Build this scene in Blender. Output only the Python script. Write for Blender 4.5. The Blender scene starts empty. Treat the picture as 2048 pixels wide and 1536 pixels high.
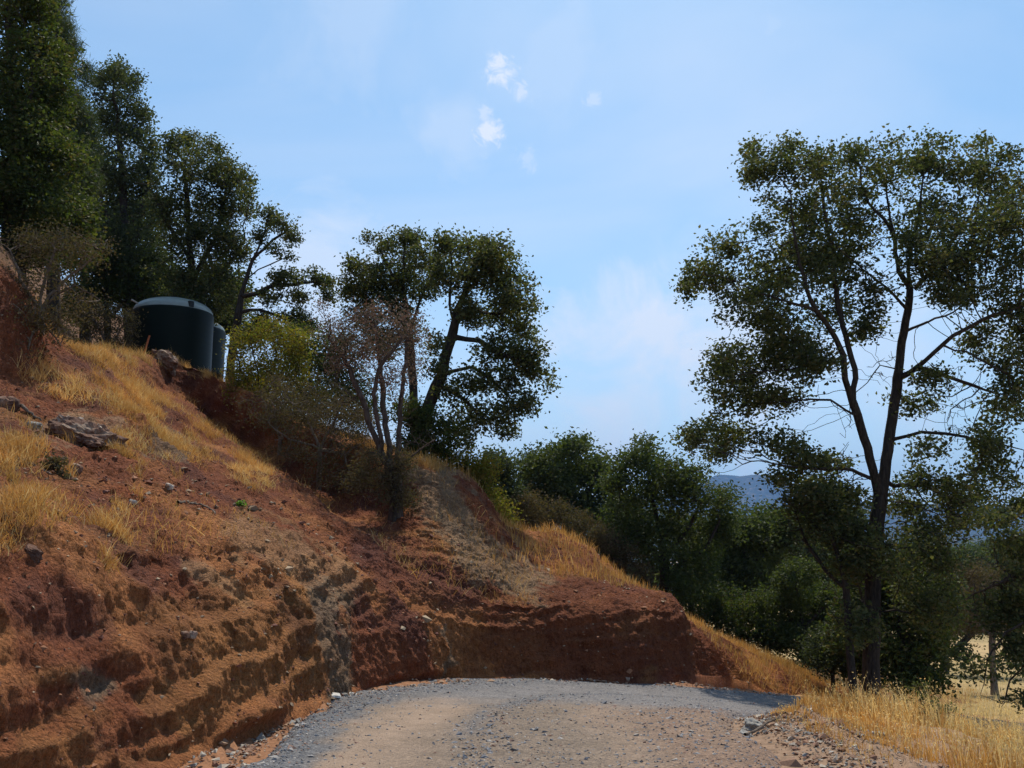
import bpy, math, random
import numpy as np
from mathutils import Vector
from mathutils.bvhtree import BVHTree

rng = np.random.default_rng(7)
random.seed(7)
S = bpy.context.scene
COL = S.collection

# ------------------------------------------------------------------ camera
EYE = np.array([0.0, 0.0, 1.6])
FPX = 1900.0                        # focal length in pixels of a 2048 px wide picture
PITCH = math.atan(322.0 / FPX)      # looking slightly up
cp, sp = math.cos(PITCH), math.sin(PITCH)
cd = bpy.data.cameras.new('camera')
cam = bpy.data.objects.new('camera', cd)
COL.objects.link(cam)
cd.sensor_width = 36.0
cd.lens = 36.0 * FPX / 2048.0
cd.clip_start = 0.1
cd.clip_end = 30000.0
cam.location = EYE
cam.rotation_euler = (math.pi / 2 + PITCH, 0, 0)
S.camera = cam

# ------------------------------------------------------------------ sun, sky, exposure
SUN_EL = math.radians(59)
SUN_AZ = math.radians(9)           # to the right of straight ahead (+Y)
sl = bpy.data.lights.new('sun', 'SUN')
sl.energy = 4.7
sl.angle = math.radians(0.55)
sl.color = (1.0, 0.91, 0.77)
sun = bpy.data.objects.new('sun', sl)
COL.objects.link(sun)
to_sun = Vector((math.sin(SUN_AZ) * math.cos(SUN_EL), math.cos(SUN_AZ) * math.cos(SUN_EL), math.sin(SUN_EL)))
sun.rotation_euler = (-to_sun).to_track_quat('-Z', 'Y').to_euler()
sun.location = (20, 20, 60)

S.view_settings.view_transform = 'Standard'
S.view_settings.look = 'None'
S.view_settings.exposure = 0.1
S.view_settings.gamma = 1.0
S.view_settings.use_curve_mapping = False
S.cycles.max_bounces = 8
S.cycles.diffuse_bounces = 3
S.cycles.transmission_bounces = 4
S.cycles.transparent_max_bounces = 8
S.cycles.volume_bounces = 0
S.cycles.use_denoising = True


def ray(px, py):
    u = (px - 1024.0) / FPX
    v = (768.0 - py) / FPX
    return np.array([u, cp - sp * v, sp + cp * v])


def P(px, py, Y):
    """the point seen at a photo pixel (2048 x 1536) that lies Y metres ahead"""
    r = ray(px, py)
    return EYE + r * (Y / r[1])


def project(pts):
    r = pts - EYE
    fwd = np.maximum(r[:, 1] * cp + r[:, 2] * sp, 0.05)
    up = r[:, 2] * cp - r[:, 1] * sp
    return 1024 + FPX * r[:, 0] / fwd, 768 - FPX * up / fwd


# ------------------------------------------------------------------ node helpers
class NT:
    def __init__(self, tree):
        self.t = tree
        self.t.nodes.clear()

    def n(self, typ, **kw):
        nd = self.t.nodes.new(typ)
        for k, v in kw.items():
            if k == 'inp':
                for kk, vv in v.items():
                    if isinstance(vv, bpy.types.NodeSocket):
                        self.t.links.new(vv, nd.inputs[kk])
                    else:
                        nd.inputs[kk].default_value = vv
            else:
                setattr(nd, k, v)
        return nd

    def math(self, op, a, b=None, c=None, clamp=False):
        nd = self.t.nodes.new('ShaderNodeMath')
        nd.operation = op
        nd.use_clamp = clamp
        for i, x in enumerate((a, b, c)):
            if x is None:
                continue
            if isinstance(x, bpy.types.NodeSocket):
                self.t.links.new(x, nd.inputs[i])
            else:
                nd.inputs[i].default_value = x
        return nd.outputs[0]

    def mix(self, f, a, b, blend='MIX'):
        nd = self.t.nodes.new('ShaderNodeMix')
        nd.data_type = 'RGBA'
        nd.blend_type = blend
        nd.clamp_factor = True
        for i, x in ((0, f), (6, a), (7, b)):
            if isinstance(x, bpy.types.NodeSocket):
                self.t.links.new(x, nd.inputs[i])
            elif i == 0:
                nd.inputs[i].default_value = x
            else:
                nd.inputs[i].default_value = (*x[:3], 1)
        return nd.outputs[2]

    def ramp(self, f, stops, interp='LINEAR'):
        nd = self.t.nodes.new('ShaderNodeValToRGB')
        nd.color_ramp.interpolation = interp
        els = nd.color_ramp.elements
        while len(els) < len(stops):
            els.new(0.5)
        for e, (p, c) in zip(els, stops):
            e.position = p
            e.color = (*c[:3], 1) if hasattr(c, '__len__') else (c, c, c, 1)
        self.t.links.new(f, nd.inputs[0])
        return nd.outputs[0]

    def noise(self, scale, detail=4, rough=0.6, vec=None, dist=0.0):
        nd = self.n('ShaderNodeTexNoise')
        nd.inputs['Scale'].default_value = scale
        nd.inputs['Detail'].default_value = detail
        nd.inputs['Roughness'].default_value = rough
        nd.inputs['Distortion'].default_value = dist
        if vec is not None:
            self.t.links.new(vec, nd.inputs['Vector'])
        return nd

    def link(self, a, b):
        self.t.links.new(a, b)


def material(name):
    m = bpy.data.materials.new(name)
    m.use_nodes = True
    return m, NT(m.node_tree)


# ------------------------------------------------------------------ world
W = bpy.data.worlds.new('World')
S.world = W
W.use_nodes = True
w = NT(W.node_tree)
sky = w.n('ShaderNodeTexSky', sky_type='NISHITA', sun_disc=False)
sky.sun_elevation = SUN_EL
sky.sun_rotation = SUN_AZ
sky.altitude = 400
sky.air_density = 1.0
sky.dust_density = 1.0
sky.ozone_density = 1.0
tc = w.n('ShaderNodeTexCoord')
DIRV = tc.outputs['Generated']
sepd = w.n('ShaderNodeSeparateXYZ', inp={0: DIRV})
elev = sepd.outputs['Z']
# thin summer haze towards the horizon, all the way round
hz = w.ramp(elev, [(0.0, 1.0), (0.10, 0.62), (0.28, 0.22), (0.6, 0.05)])
skyt = w.mix(1.0, sky.outputs[0], (.75, 1.0, 1.04), 'MULTIPLY')
skyc = w.mix(w.math('MULTIPLY', hz, 0.62), skyt, (4.9, 5.6, 6.5))
# cirrus: wispy streaks all over the sky, plus a few small ragged clouds
mp = w.n('ShaderNodeMapping', inp={'Vector': DIRV})
mp.inputs['Rotation'].default_value = (0.2, 0.5, 0.3)
mp.inputs['Scale'].default_value = (1.0, 1.5, 3.0)
ci = w.noise(1.5, 5, 0.5, mp.outputs[0], 0.8)
cif = w.ramp(ci.outputs[0], [(0.40, 0.0), (0.66, 0.62)])
cif = w.math('MULTIPLY', cif, w.ramp(elev, [(0.0, 1.0), (0.25, 0.62), (0.6, 0.4)]))
fine = w.noise(9.0, 6, 0.62, DIRV, 0.5)
edge = w.noise(60.0, 6, 0.66, DIRV, 0.7)
acc = cif
CL = [(1003, 143, 36, 0.8), (1040, 183, 25, 0.6), (978, 265, 30, 0.85), (965, 228, 24, 0.55), (1185, 196, 22, 0.45), (1052, 316, 30, 0.35),
      (970, 312, 26, 0.25), (1548, 50, 40, 0.25),
      (920, 240, 110, 0.32), (1290, 740, 250, 0.8), (1480, 690, 210, 0.7), (1230, 640, 120, 0.5), (1380, 800, 150, 0.6), (640, 540, 150, 0.6), (1150, 780, 140, 0.35), (1700, 700, 200, 0.45), (1100, 130, 120, 0.25), (700, 60, 160, 0.22), (1350, 560, 150, 0.25)]
for (px, py, r, a) in CL:
    d = ray(px, py)
    d = d / np.linalg.norm(d)
    vm = w.n('ShaderNodeVectorMath', operation='DISTANCE', inp={0: DIRV})
    vm.inputs[1].default_value = tuple(d)
    rr = r / FPX * 0.95
    nz = edge.outputs[0] if r < 70 else fine.outputs[0]
    q = w.math('DIVIDE', vm.outputs['Value'], rr)
    q = w.math('ADD', q, w.math('MULTIPLY', w.math('SUBTRACT', nz, 0.5), 3.6))
    q = w.math('SUBTRACT', 1.25, q, clamp=True)
    if r < 70:
        q = w.math('POWER', q, 1.3)
    q = w.math('MULTIPLY', q, a)
    acc = w.math('MAXIMUM', acc, q)
skyc = w.mix(w.math('MULTIPLY', acc, 0.9), skyc, (6.2, 6.4, 6.9))
bg = w.n('ShaderNodeBackground', inp={'Color': skyc, 'Strength': 0.15})
wo = w.n('ShaderNodeOutputWorld', inp={'Surface': bg.outputs[0]})


# ------------------------------------------------------------------ numpy noise
def _hash(ix, iy, iz, seed):
    h = (ix.astype(np.int64) * 374761393 + iy.astype(np.int64) * 668265263 + iz.astype(np.int64) * 2147483647 + seed * 1274126177) & 0xFFFFFFFF
    h = ((h ^ (h >> 13)) * 1274126177) & 0xFFFFFFFF
    h = h ^ (h >> 16)
    return (h & 0xFFFF) / 65535.0 * 2 - 1


def vnoise(p, seed=0):
    i = np.floor(p).astype(np.int64)
    f = p - i
    f = f * f * (3 - 2 * f)
    out = 0
    for dx in (0, 1):
        wx = f[:, 0] if dx else 1 - f[:, 0]
        for dy in (0, 1):
            wy = f[:, 1] if dy else 1 - f[:, 1]
            for dz in (0, 1):
                wz = f[:, 2] if dz else 1 - f[:, 2]
                out = out + wx * wy * wz * _hash(i[:, 0] + dx, i[:, 1] + dy, i[:, 2] + dz, seed)
    return out


def fbm(p, scale, octs=4, seed=0, rough=0.5):
    s = np.asarray(scale, float)
    out, a, tot = 0, 1.0, 0.0
    q = p * s
    for o in range(octs):
        out = out + a * vnoise(q + o * 17.3, seed + o * 31)
        tot += a
        a *= rough
        q = q * 2.03
    return out / tot * 1.5


def sstep(a, b, x):
    t = np.clip((x - a) / (b - a), 0, 1)
    return t * t * (3 - 2 * t)


def capsule(px, py, caps):
    """soft mask from a list of (x0, y0, x1, y1, r)"""
    m = np.zeros_like(px)
    for (x0, y0, x1, y1, r) in caps:
        dx, dy = x1 - x0, y1 - y0
        L = dx * dx + dy * dy + 1e-6
        t = np.clip(((px - x0) * dx + (py - y0) * dy) / L, 0, 1)
        d = np.hypot(px - x0 - t * dx, py - y0 - t * dy) / r
        m = np.maximum(m, np.clip(1.35 - d, 0, 1))
    return m


# ------------------------------------------------------------------ mesh helpers
def mesh_from(name, verts, quads=None, tris=None, smooth=True):
    me = bpy.data.meshes.new(name)
    verts = np.asarray(verts, np.float32)
    me.vertices.add(len(verts))
    me.vertices.foreach_set('co', verts.ravel())
    loops, starts = [], []
    n = 0
    if quads is not None and len(quads):
        q = np.asarray(quads, np.int32)
        loops.append(q.ravel())
        starts.append(np.arange(len(q)) * 4 + n)
        n += len(q) * 4
    if tris is not None and len(tris):
        t = np.asarray(tris, np.int32)
        loops.append(t.ravel())
        starts.append(np.arange(len(t)) * 3 + n)
        n += len(t) * 3
    loops = np.concatenate(loops)
    starts = np.concatenate(starts).astype(np.int32)
    me.loops.add(len(loops))
    me.loops.foreach_set('vertex_index', loops)
    me.polygons.add(len(starts))
    me.polygons.foreach_set('loop_start', starts)
    me.update(calc_edges=True)
    me.validate()
    me.polygons.foreach_set('use_smooth', np.full(len(me.polygons), smooth))
    return me


def link(name, me, mat=None, parent=None, **props):
    o = bpy.data.objects.new(name, me)
    COL.objects.link(o)
    if mat is not None:
        me.materials.append(mat)
    if parent is not None:
        o.parent = parent
    for k, v in props.items():
        o[k] = v
    return o


def thing(name, loc, label, cat, group=None):
    o = bpy.data.objects.new(name, None)
    COL.objects.link(o)
    o.location = loc
    o.empty_display_size = 0.3
    o['label'] = label
    o['category'] = cat
    if group:
        o['group'] = group
    return o


def set_color(me, name, rgb):
    a = me.color_attributes.new(name, 'FLOAT_COLOR', 'POINT')
    c = np.ones((len(rgb), 4), np.float32)
    c[:, :3] = rgb
    a.data.foreach_set('color', c.ravel())


def grid_quads(nr, nc):
    r, c = np.meshgrid(np.arange(nr - 1), np.arange(nc - 1), indexing='ij')
    a = (r * nc + c).ravel()
    return np.stack([a, a + 1, a + nc + 1, a + nc], 1)


# ------------------------------------------------------------------ road line and ground height
ROAD = np.array([(0.05, -12, .0), (.15, -4, .0), (.25, 2, 0), (.28, 6, -.01), (.25, 9, -.06), (.55, 11.3, -.22), (1.6, 13.3, -.45), (3.4, 14.8, -.78), (5.6, 15.9, -1.12),
                 (8, 17.0, -1.48), (11, 18.4, -2.0), (16, 20.5, -2.9), (24, 23, -4.2), (40, 28, -6.0)], float)


def catmull(pts, n):
    pts = np.asarray(pts, float)
    k = len(pts)
    t = np.linspace(0, k - 1, n)
    i = np.clip(np.floor(t).astype(int), 0, k - 2)
    f = (t - i)[:, None]
    p0 = pts[np.clip(i - 1, 0, k - 1)]
    p1 = pts[i]
    p2 = pts[i + 1]
    p3 = pts[np.clip(i + 2, 0, k - 1)]
    return 0.5 * ((2 * p1) + (-p0 + p2) * f + (2 * p0 - 5 * p1 + 4 * p2 - p3) * f ** 2 + (-p0 + 3 * p1 - 3 * p2 + p3) * f ** 3)


RL = catmull(ROAD, 260)


def road_frame(x, y):
    """nearest road sample: signed side distance (right positive), road height, arc index"""
    n = len(x)
    best = np.full(n, 1e9)
    bi = np.zeros(n, int)
    for s in range(0, n, 20000):
        dx = x[s:s + 20000, None] - RL[None, :, 0]
        dy = y[s:s + 20000, None] - RL[None, :, 1]
        d = dx * dx + dy * dy
        j = d.argmin(1)
        bi[s:s + 20000] = j
        best[s:s + 20000] = d[np.arange(len(j)), j]
    tx = np.gradient(RL[:, 0])[bi]
    ty = np.gradient(RL[:, 1])[bi]
    L = np.hypot(tx, ty)
    side = ((x - RL[bi, 0]) * ty - (y - RL[bi, 1]) * tx) / L
    dist = np.sqrt(best)
    return np.where(side >= 0, dist, -dist), RL[bi, 2], bi


def valley(x, y):
    r = np.maximum(0.82 * y + 0.62 * x, 0)
    z = np.interp(r, [0, 12, 25, 45, 70, 120, 300, 700, 1500, 3000], [-.9, -1.5, -2.6, -4.4, -6.6, -10, -15, -22, -32, -40])
    p = np.stack([x, y, np.zeros_like(x)], 1)
    amp = np.clip((r - 30) / 200, 0, 1)
    return z + amp * 3.0 * fbm(p, .012, 3, 5)


def ground_h(x, y, fine=True):
    d, zr, _ = road_frame(x, y)
    wgt = sstep(3.0, 9.5, np.abs(d))
    z = (1 - wgt) * zr + wgt * np.minimum(valley(x, y), zr - .1)
    z = z + 0.10 * np.exp(-((d - 2.55) / .4) ** 2)          # graded berm on the right edge
    z = z - 0.06 * (np.abs(d) < 2.6)
    if fine:
        p = np.stack([x, y, np.zeros_like(x)], 1)
        a = sstep(1.8, 3.0, np.abs(d))
        z = z + a * (0.06 * fbm(p, .9, 3, 11) + 0.025 * fbm(p, 5, 3, 12))
    return z


# ------------------------------------------------------------------ ground sheet
def build_ground():
    front = np.linspace(-36, 40, 270)
    rest = np.linspace(40, 324, 56)[1:]
    ang = np.radians(np.concatenate([front, rest]))
    nr = 190
    rad = 0.6 * (2200 / 0.6) ** (np.linspace(0, 1, nr))
    A, R = np.meshgrid(ang, rad)
    X = (R * np.sin(A)).ravel()
    Y = (R * np.cos(A)).ravel()
    Z = ground_h(X, Y)
    V = np.stack([X, Y, Z], 1)
    q = grid_quads(nr, len(ang))
    V = np.vstack([V, [[0, 0, -.08]]])
    c = len(V) - 1
    m = len(ang)
    t = np.array([(c, i + 1, i) for i in range(m - 1)])
    me = mesh_from('ground', V, q[:, ::-1], t)
    return me, V


# ------------------------------------------------------------------ materials
def m_soil():
    m, t = material('cut_soil')
    geo = t.n('ShaderNodeNewGeometry')
    pos = geo.outputs['Position']
    at = t.n('ShaderNodeVertexColor', layer_name='soil')
    base = at.outputs['Color']
    n1 = t.noise(2.2, 6, 0.65, pos)
    n2 = t.noise(30, 4, 0.7, pos)
    n3 = t.noise(110, 3, 0.7, pos)
    mp = t.n('ShaderNodeMapping', inp={'Vector': pos})
    mp.inputs['Scale'].default_value = (16, 16, 1.6)
    st = t.noise(1.0, 4, 0.6, mp.outputs[0])
    c = t.mix(1.0, base, t.ramp(n1.outputs[0], [(0.3, (.72, .66, .62)), (0.55, (1, 1, 1)), (0.75, (1.3, 1.25, 1.1))]), 'MULTIPLY')
    c = t.mix(1.0, c, t.ramp(n2.outputs[0], [(0.3, (.6, .58, .58)), (0.5, (1, 1, 1)), (0.72, (1.45, 1.5, 1.5))]), 'MULTIPLY')
    c = t.mix(1.0, c, t.ramp(n3.outputs[0], [(0.3, (.6, .6, .6)), (0.5, (1, 1, 1)), (0.75, (1.6, 1.55, 1.5))]), 'MULTIPLY')
    nz_ = t.n('ShaderNodeSeparateXYZ', inp={0: geo.outputs['True Normal']}).outputs['Z']
    stp = t.math('SUBTRACT', 1.15, t.math('MULTIPLY', t.math('ABSOLUTE', nz_), 1.5), clamp=True)
    c = t.mix(stp, c, t.mix(1.0, c, t.ramp(st.outputs[0], [(0.3, (.66, .66, .66)), (0.5, (1, 1, 1)), (0.7, (1.3, 1.27, 1.22))]), 'MULTIPLY'))
    c = t.mix(1.0, c, (.97, .86, .80), 'MULTIPLY')
    vo = t.n('ShaderNodeTexVoronoi', inp={'Vector': pos, 'Scale': 26.0})
    h = t.math('ADD', t.math('MULTIPLY', n2.outputs[0], 0.6), t.math('MULTIPLY', n3.outputs[0], 0.25))
    h = t.math('ADD', h, t.math('MULTIPLY', t.math('MULTIPLY', st.outputs[0], stp), 1.1))
    h = t.math('SUBTRACT', h, t.math('MULTIPLY', vo.outputs['Distance'], 0.4))
    bp = t.n('ShaderNodeBump', inp={'Height': h, 'Strength': 1.0, 'Distance': 0.07})
    b = t.n('ShaderNodeBsdfPrincipled', inp={'Base Color': c, 'Roughness': 0.95, 'Normal': bp.outputs[0], 'Specular IOR Level': 0.15})
    t.n('ShaderNodeOutputMaterial', inp={'Surface': b.outputs[0]})
    return m


def m_ground():
    m, t = material('dry_ground')
    geo = t.n('ShaderNodeNewGeometry')
    pos = geo.outputs['Position']
    n0 = t.noise(.018, 5, 0.6, pos)
    n1 = t.noise(.35, 5, 0.65, pos)
    n2 = t.noise(14, 4, 0.7, pos)
    c = t.ramp(n1.outputs[0], [(0.3, (.30, .20, .10)), (0.55, (.44, .31, .15)), (0.75, (.52, .38, .2))])
    c = t.mix(1.0, c, t.ramp(n2.outputs[0], [(0.3, (.6, .6, .6)), (0.5, (1, 1, 1)), (0.75, (1.3, 1.3, 1.3))]), 'MULTIPLY')
    c = t.mix(t.ramp(n0.outputs[0], [(0.45, 0.0), (0.55, 0.35)]), c, (.12, .13, .05))
    at = t.n('ShaderNodeVertexColor', layer_name='soil')
    c = t.mix(at.outputs['Alpha'], c, t.mix(1.0, at.outputs['Color'], t.ramp(n2.outputs[0], [(0.3, (.6, .6, .6)), (0.5, (1, 1, 1)), (0.75, (1.4, 1.4, 1.4))]), 'MULTIPLY'))
    bp = t.n('ShaderNodeBump', inp={'Height': n2.outputs[0], 'Strength': 0.6, 'Distance': 0.05})
    b = t.n('ShaderNodeBsdfPrincipled', inp={'Base Color': c, 'Roughness': 0.95, 'Normal': bp.outputs[0], 'Specular IOR Level': 0.1})
    t.n('ShaderNodeOutputMaterial', inp={'Surface': b.outputs[0]})
    return m


def m_road():
    m, t = material('road_gravel')
    geo = t.n('ShaderNodeNewGeometry')
    pos = geo.outputs['Position']
    at = t.n('ShaderNodeVertexColor', layer_name='soil')
    n1 = t.noise(3.0, 5, 0.65, pos)
    n2 = t.noise(60, 3, 0.7, pos)
    vo = t.n('ShaderNodeTexVoronoi', inp={'Vector': pos, 'Scale': 48.0})
    vo2 = t.n('ShaderNodeTexVoronoi', inp={'Vector': pos, 'Scale': 95.0})
    c = at.outputs['Color']
    c = t.mix(1.0, c, t.ramp(n1.outputs[0], [(0.3, (.85, .83, .8)), (0.6, (1.08, 1.05, 1.02))]), 'MULTIPLY')
    sepc = t.n('ShaderNodeSeparateColor', inp={0: vo.outputs['Color']})
    stone = t.ramp(sepc.outputs[0], [(0.0, (.6, .6, .62)), (0.35, (.86, .86, .87)), (0.6, (1.0, 1, 1)), (0.85, (1.15, 1.12, 1.08)), (1.0, (1.5, 1.46, 1.4))])
    c = t.mix(at.outputs['Alpha'], c, t.mix(1.0, c, stone, 'MULTIPLY'))
    c = t.mix(1.0, c, t.ramp(n2.outputs[0], [(0.3, (.7, .7, .7)), (0.5, (1, 1, 1)), (0.75, (1.3, 1.3, 1.3))]), 'MULTIPLY')
    h = t.math('SUBTRACT', n2.outputs[0], t.math('MULTIPLY', t.math('MULTIPLY', vo.outputs['Distance'], at.outputs['Alpha']), 1.0))
    h = t.math('SUBTRACT', h, t.math('MULTIPLY', vo2.outputs['Distance'], 0.3))
    bp = t.n('ShaderNodeBump', inp={'Height': h, 'Strength': 0.7, 'Distance': 0.02})
    b = t.n('ShaderNodeBsdfPrincipled', inp={'Base Color': c, 'Roughness': 0.93, 'Normal': bp.outputs[0], 'Specular IOR Level': 0.15})
    t.n('ShaderNodeOutputMaterial', inp={'Surface': b.outputs[0]})
    return m


def m_leaf(name, cols, transl=0.4, var=(1.3, 1.4, .6), rough=0.6):
    m, t = material(name)
    geo = t.n('ShaderNodeNewGeometry')
    rnd = geo.outputs['Random Per Island']
    k = len(cols)
    c = t.ramp(rnd, [(i / max(k - 1, 1), cc) for i, cc in enumerate(cols)])
    nz = t.noise(0.8, 3, 0.6, geo.outputs['Position'])
    c = t.mix(1.0, c, t.ramp(nz.outputs[0], [(0.3, (.7, .75, .7)), (0.5, (1, 1, 1)), (0.7, (1.35, 1.25, 1.1))]), 'MULTIPLY')
    b = t.n('ShaderNodeBsdfPrincipled', inp={'Base Color': c, 'Roughness': rough, 'Specular IOR Level': 0.12})
    tr = t.n('ShaderNodeBsdfTranslucent', inp={'Color': t.mix(1.0, c, var, 'MULTIPLY')})
    mx = t.n('ShaderNodeMixShader', inp={0: transl, 1: b.outputs[0], 2: tr.outputs[0]})
    t.n('ShaderNodeOutputMaterial', inp={'Surface': mx.outputs[0]})
    return m


def m_bark(name, c1, c2):
    m, t = material(name)
    geo = t.n('ShaderNodeNewGeometry')
    mp = t.n('ShaderNodeMapping', inp={'Vector': geo.outputs['Position']})
    mp.inputs['Scale'].default_value = (22, 22, 5)
    n = t.noise(1.0, 5, 0.7, mp.outputs[0])
    c = t.ramp(n.outputs[0], [(0.35, c1), (0.65, c2)])
    bp = t.n('ShaderNodeBump', inp={'Height': n.outputs[0], 'Strength': 0.9, 'Distance': 0.04})
    b = t.n('ShaderNodeBsdfPrincipled', inp={'Base Color': c, 'Roughness': 0.95, 'Normal': bp.outputs[0], 'Specular IOR Level': 0.1})
    t.n('ShaderNodeOutputMaterial', inp={'Surface': b.outputs[0]})
    return m


def m_rock(name, c1, c2, c3):
    m, t = material(name)
    geo = t.n('ShaderNodeNewGeometry')
    pos = geo.outputs['Position']
    n = t.noise(3.5, 6, 0.65, pos)
    n2 = t.noise(26, 4, 0.7, pos)
    c = t.ramp(n.outputs[0], [(0.32, c1), (0.5, c2), (0.66, c3)])
    c = t.mix(1.0, c, t.ramp(n2.outputs[0], [(0.3, (.65, .65, .65)), (0.5, (1, 1, 1)), (0.72, (1.3, 1.3, 1.3))]), 'MULTIPLY')
    bp = t.n('ShaderNodeBump', inp={'Height': n2.outputs[0], 'Strength': 0.7, 'Distance': 0.04})
    b = t.n('ShaderNodeBsdfPrincipled', inp={'Base Color': c, 'Roughness': 0.9, 'Normal': bp.outputs[0], 'Specular IOR Level': 0.2})
    t.n('ShaderNodeOutputMaterial', inp={'Surface': b.outputs[0]})
    return m


def m_stones(name, cols):
    m, t = material(name)
    geo = t.n('ShaderNodeNewGeometry')
    k = len(cols)
    c = t.ramp(geo.outputs['Random Per Island'], [(i / (k - 1), cc) for i, cc in enumerate(cols)], 'CONSTANT')
    n = t.noise(60, 3, 0.6, geo.outputs['Position'])
    c = t.mix(1.0, c, t.ramp(n.outputs[0], [(0.3, (.75, .75, .75)), (0.7, (1.2, 1.2, 1.2))]), 'MULTIPLY')
    b = t.n('ShaderNodeBsdfPrincipled', inp={'Base Color': c, 'Roughness': 0.9, 'Specular IOR Level': 0.2})
    t.n('ShaderNodeOutputMaterial', inp={'Surface': b.outputs[0]})
    return m


def m_plain(name, col, rough=0.6, spec=0.5, nscale=8, amp=0.25, coat=0.0):
    m, t = material(name)
    geo = t.n('ShaderNodeNewGeometry')
    n = t.noise(nscale, 4, 0.6, geo.outputs['Position'])
    c = t.mix(1.0, col, t.ramp(n.outputs[0], [(0.3, (1 - amp,) * 3), (0.7, (1 + amp,) * 3)]), 'MULTIPLY')
    b = t.n('ShaderNodeBsdfPrincipled', inp={'Base Color': c, 'Roughness': rough, 'Specular IOR Level': spec})
    t.n('ShaderNodeOutputMaterial', inp={'Surface': b.outputs[0]})
    return m


M_SOIL, M_GROUND, M_ROAD = m_soil(), m_ground(), m_road()
G1, G2, G3 = (.028, .048, .012), (.05, .08, .02), (.085, .115, .03)
M_OAK = m_leaf('oak_leaf', [(.035, .045, .022), (.06, .075, .032), (.09, .105, .045), (.12, .10, .05)], 0.40)
M_OAK_FAR = m_leaf('oak_leaf_far', [(.042, .055, .032), (.06, .075, .04), (.08, .095, .05)], 0.36, rough=.6)
M_LIVE = m_leaf('live_oak_leaf', [(.028, .042, .016), (.05, .072, .022), (.08, .10, .03), (.075, .06, .03)], 0.38)
M_BUSH = m_leaf('bush_leaf', [(.035, .052, .02), (.058, .08, .027), (.085, .105, .036), (.06, .07, .035)], 0.36, rough=.6)
M_YELLOW = m_leaf('yellow_bush_leaf', [(.13, .15, .03), (.24, .22, .04), (.20, .12, .03), (.12, .15, .03)], 0.42)
M_RUST = m_leaf('rusty_leaf', [(.14, .08, .06), (.20, .12, .095), (.09, .085, .05), (.26, .18, .15), (.08, .08, .045)], 0.3, (1.15, 1.05, .9), rough=.7)
M_GREY = m_leaf('grey_brush_leaf', [(.07, .052, .035), (.12, .088, .055), (.085, .08, .04)], 0.25, rough=.85)
M_PINE = m_leaf('pine_needle', [(.03, .045, .022), (.055, .075, .035), (.08, .10, .05)], 0.25)
M_BARK = m_bark('oak_bark', (.022, .018, .016), (.07, .056, .046))
M_BARK_PALE = m_bark('pale_twig_bark', (.10, .075, .058), (.24, .19, .15))
M_GRASS = m_leaf('golden_grass', [(.38, .19, .06), (.50, .27, .085), (.60, .36, .13), (.42, .21, .06), (.66, .46, .22)], 0.35, (1.1, 1.05, .75), rough=0.7)
M_GRASS_PALE = m_leaf('pale_oat_grass', [(.55, .40, .17), (.70, .55, .27), (.78, .62, .34), (.48, .34, .15)], 0.40, (1.1, 1.05, .8), rough=0.7)

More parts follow.
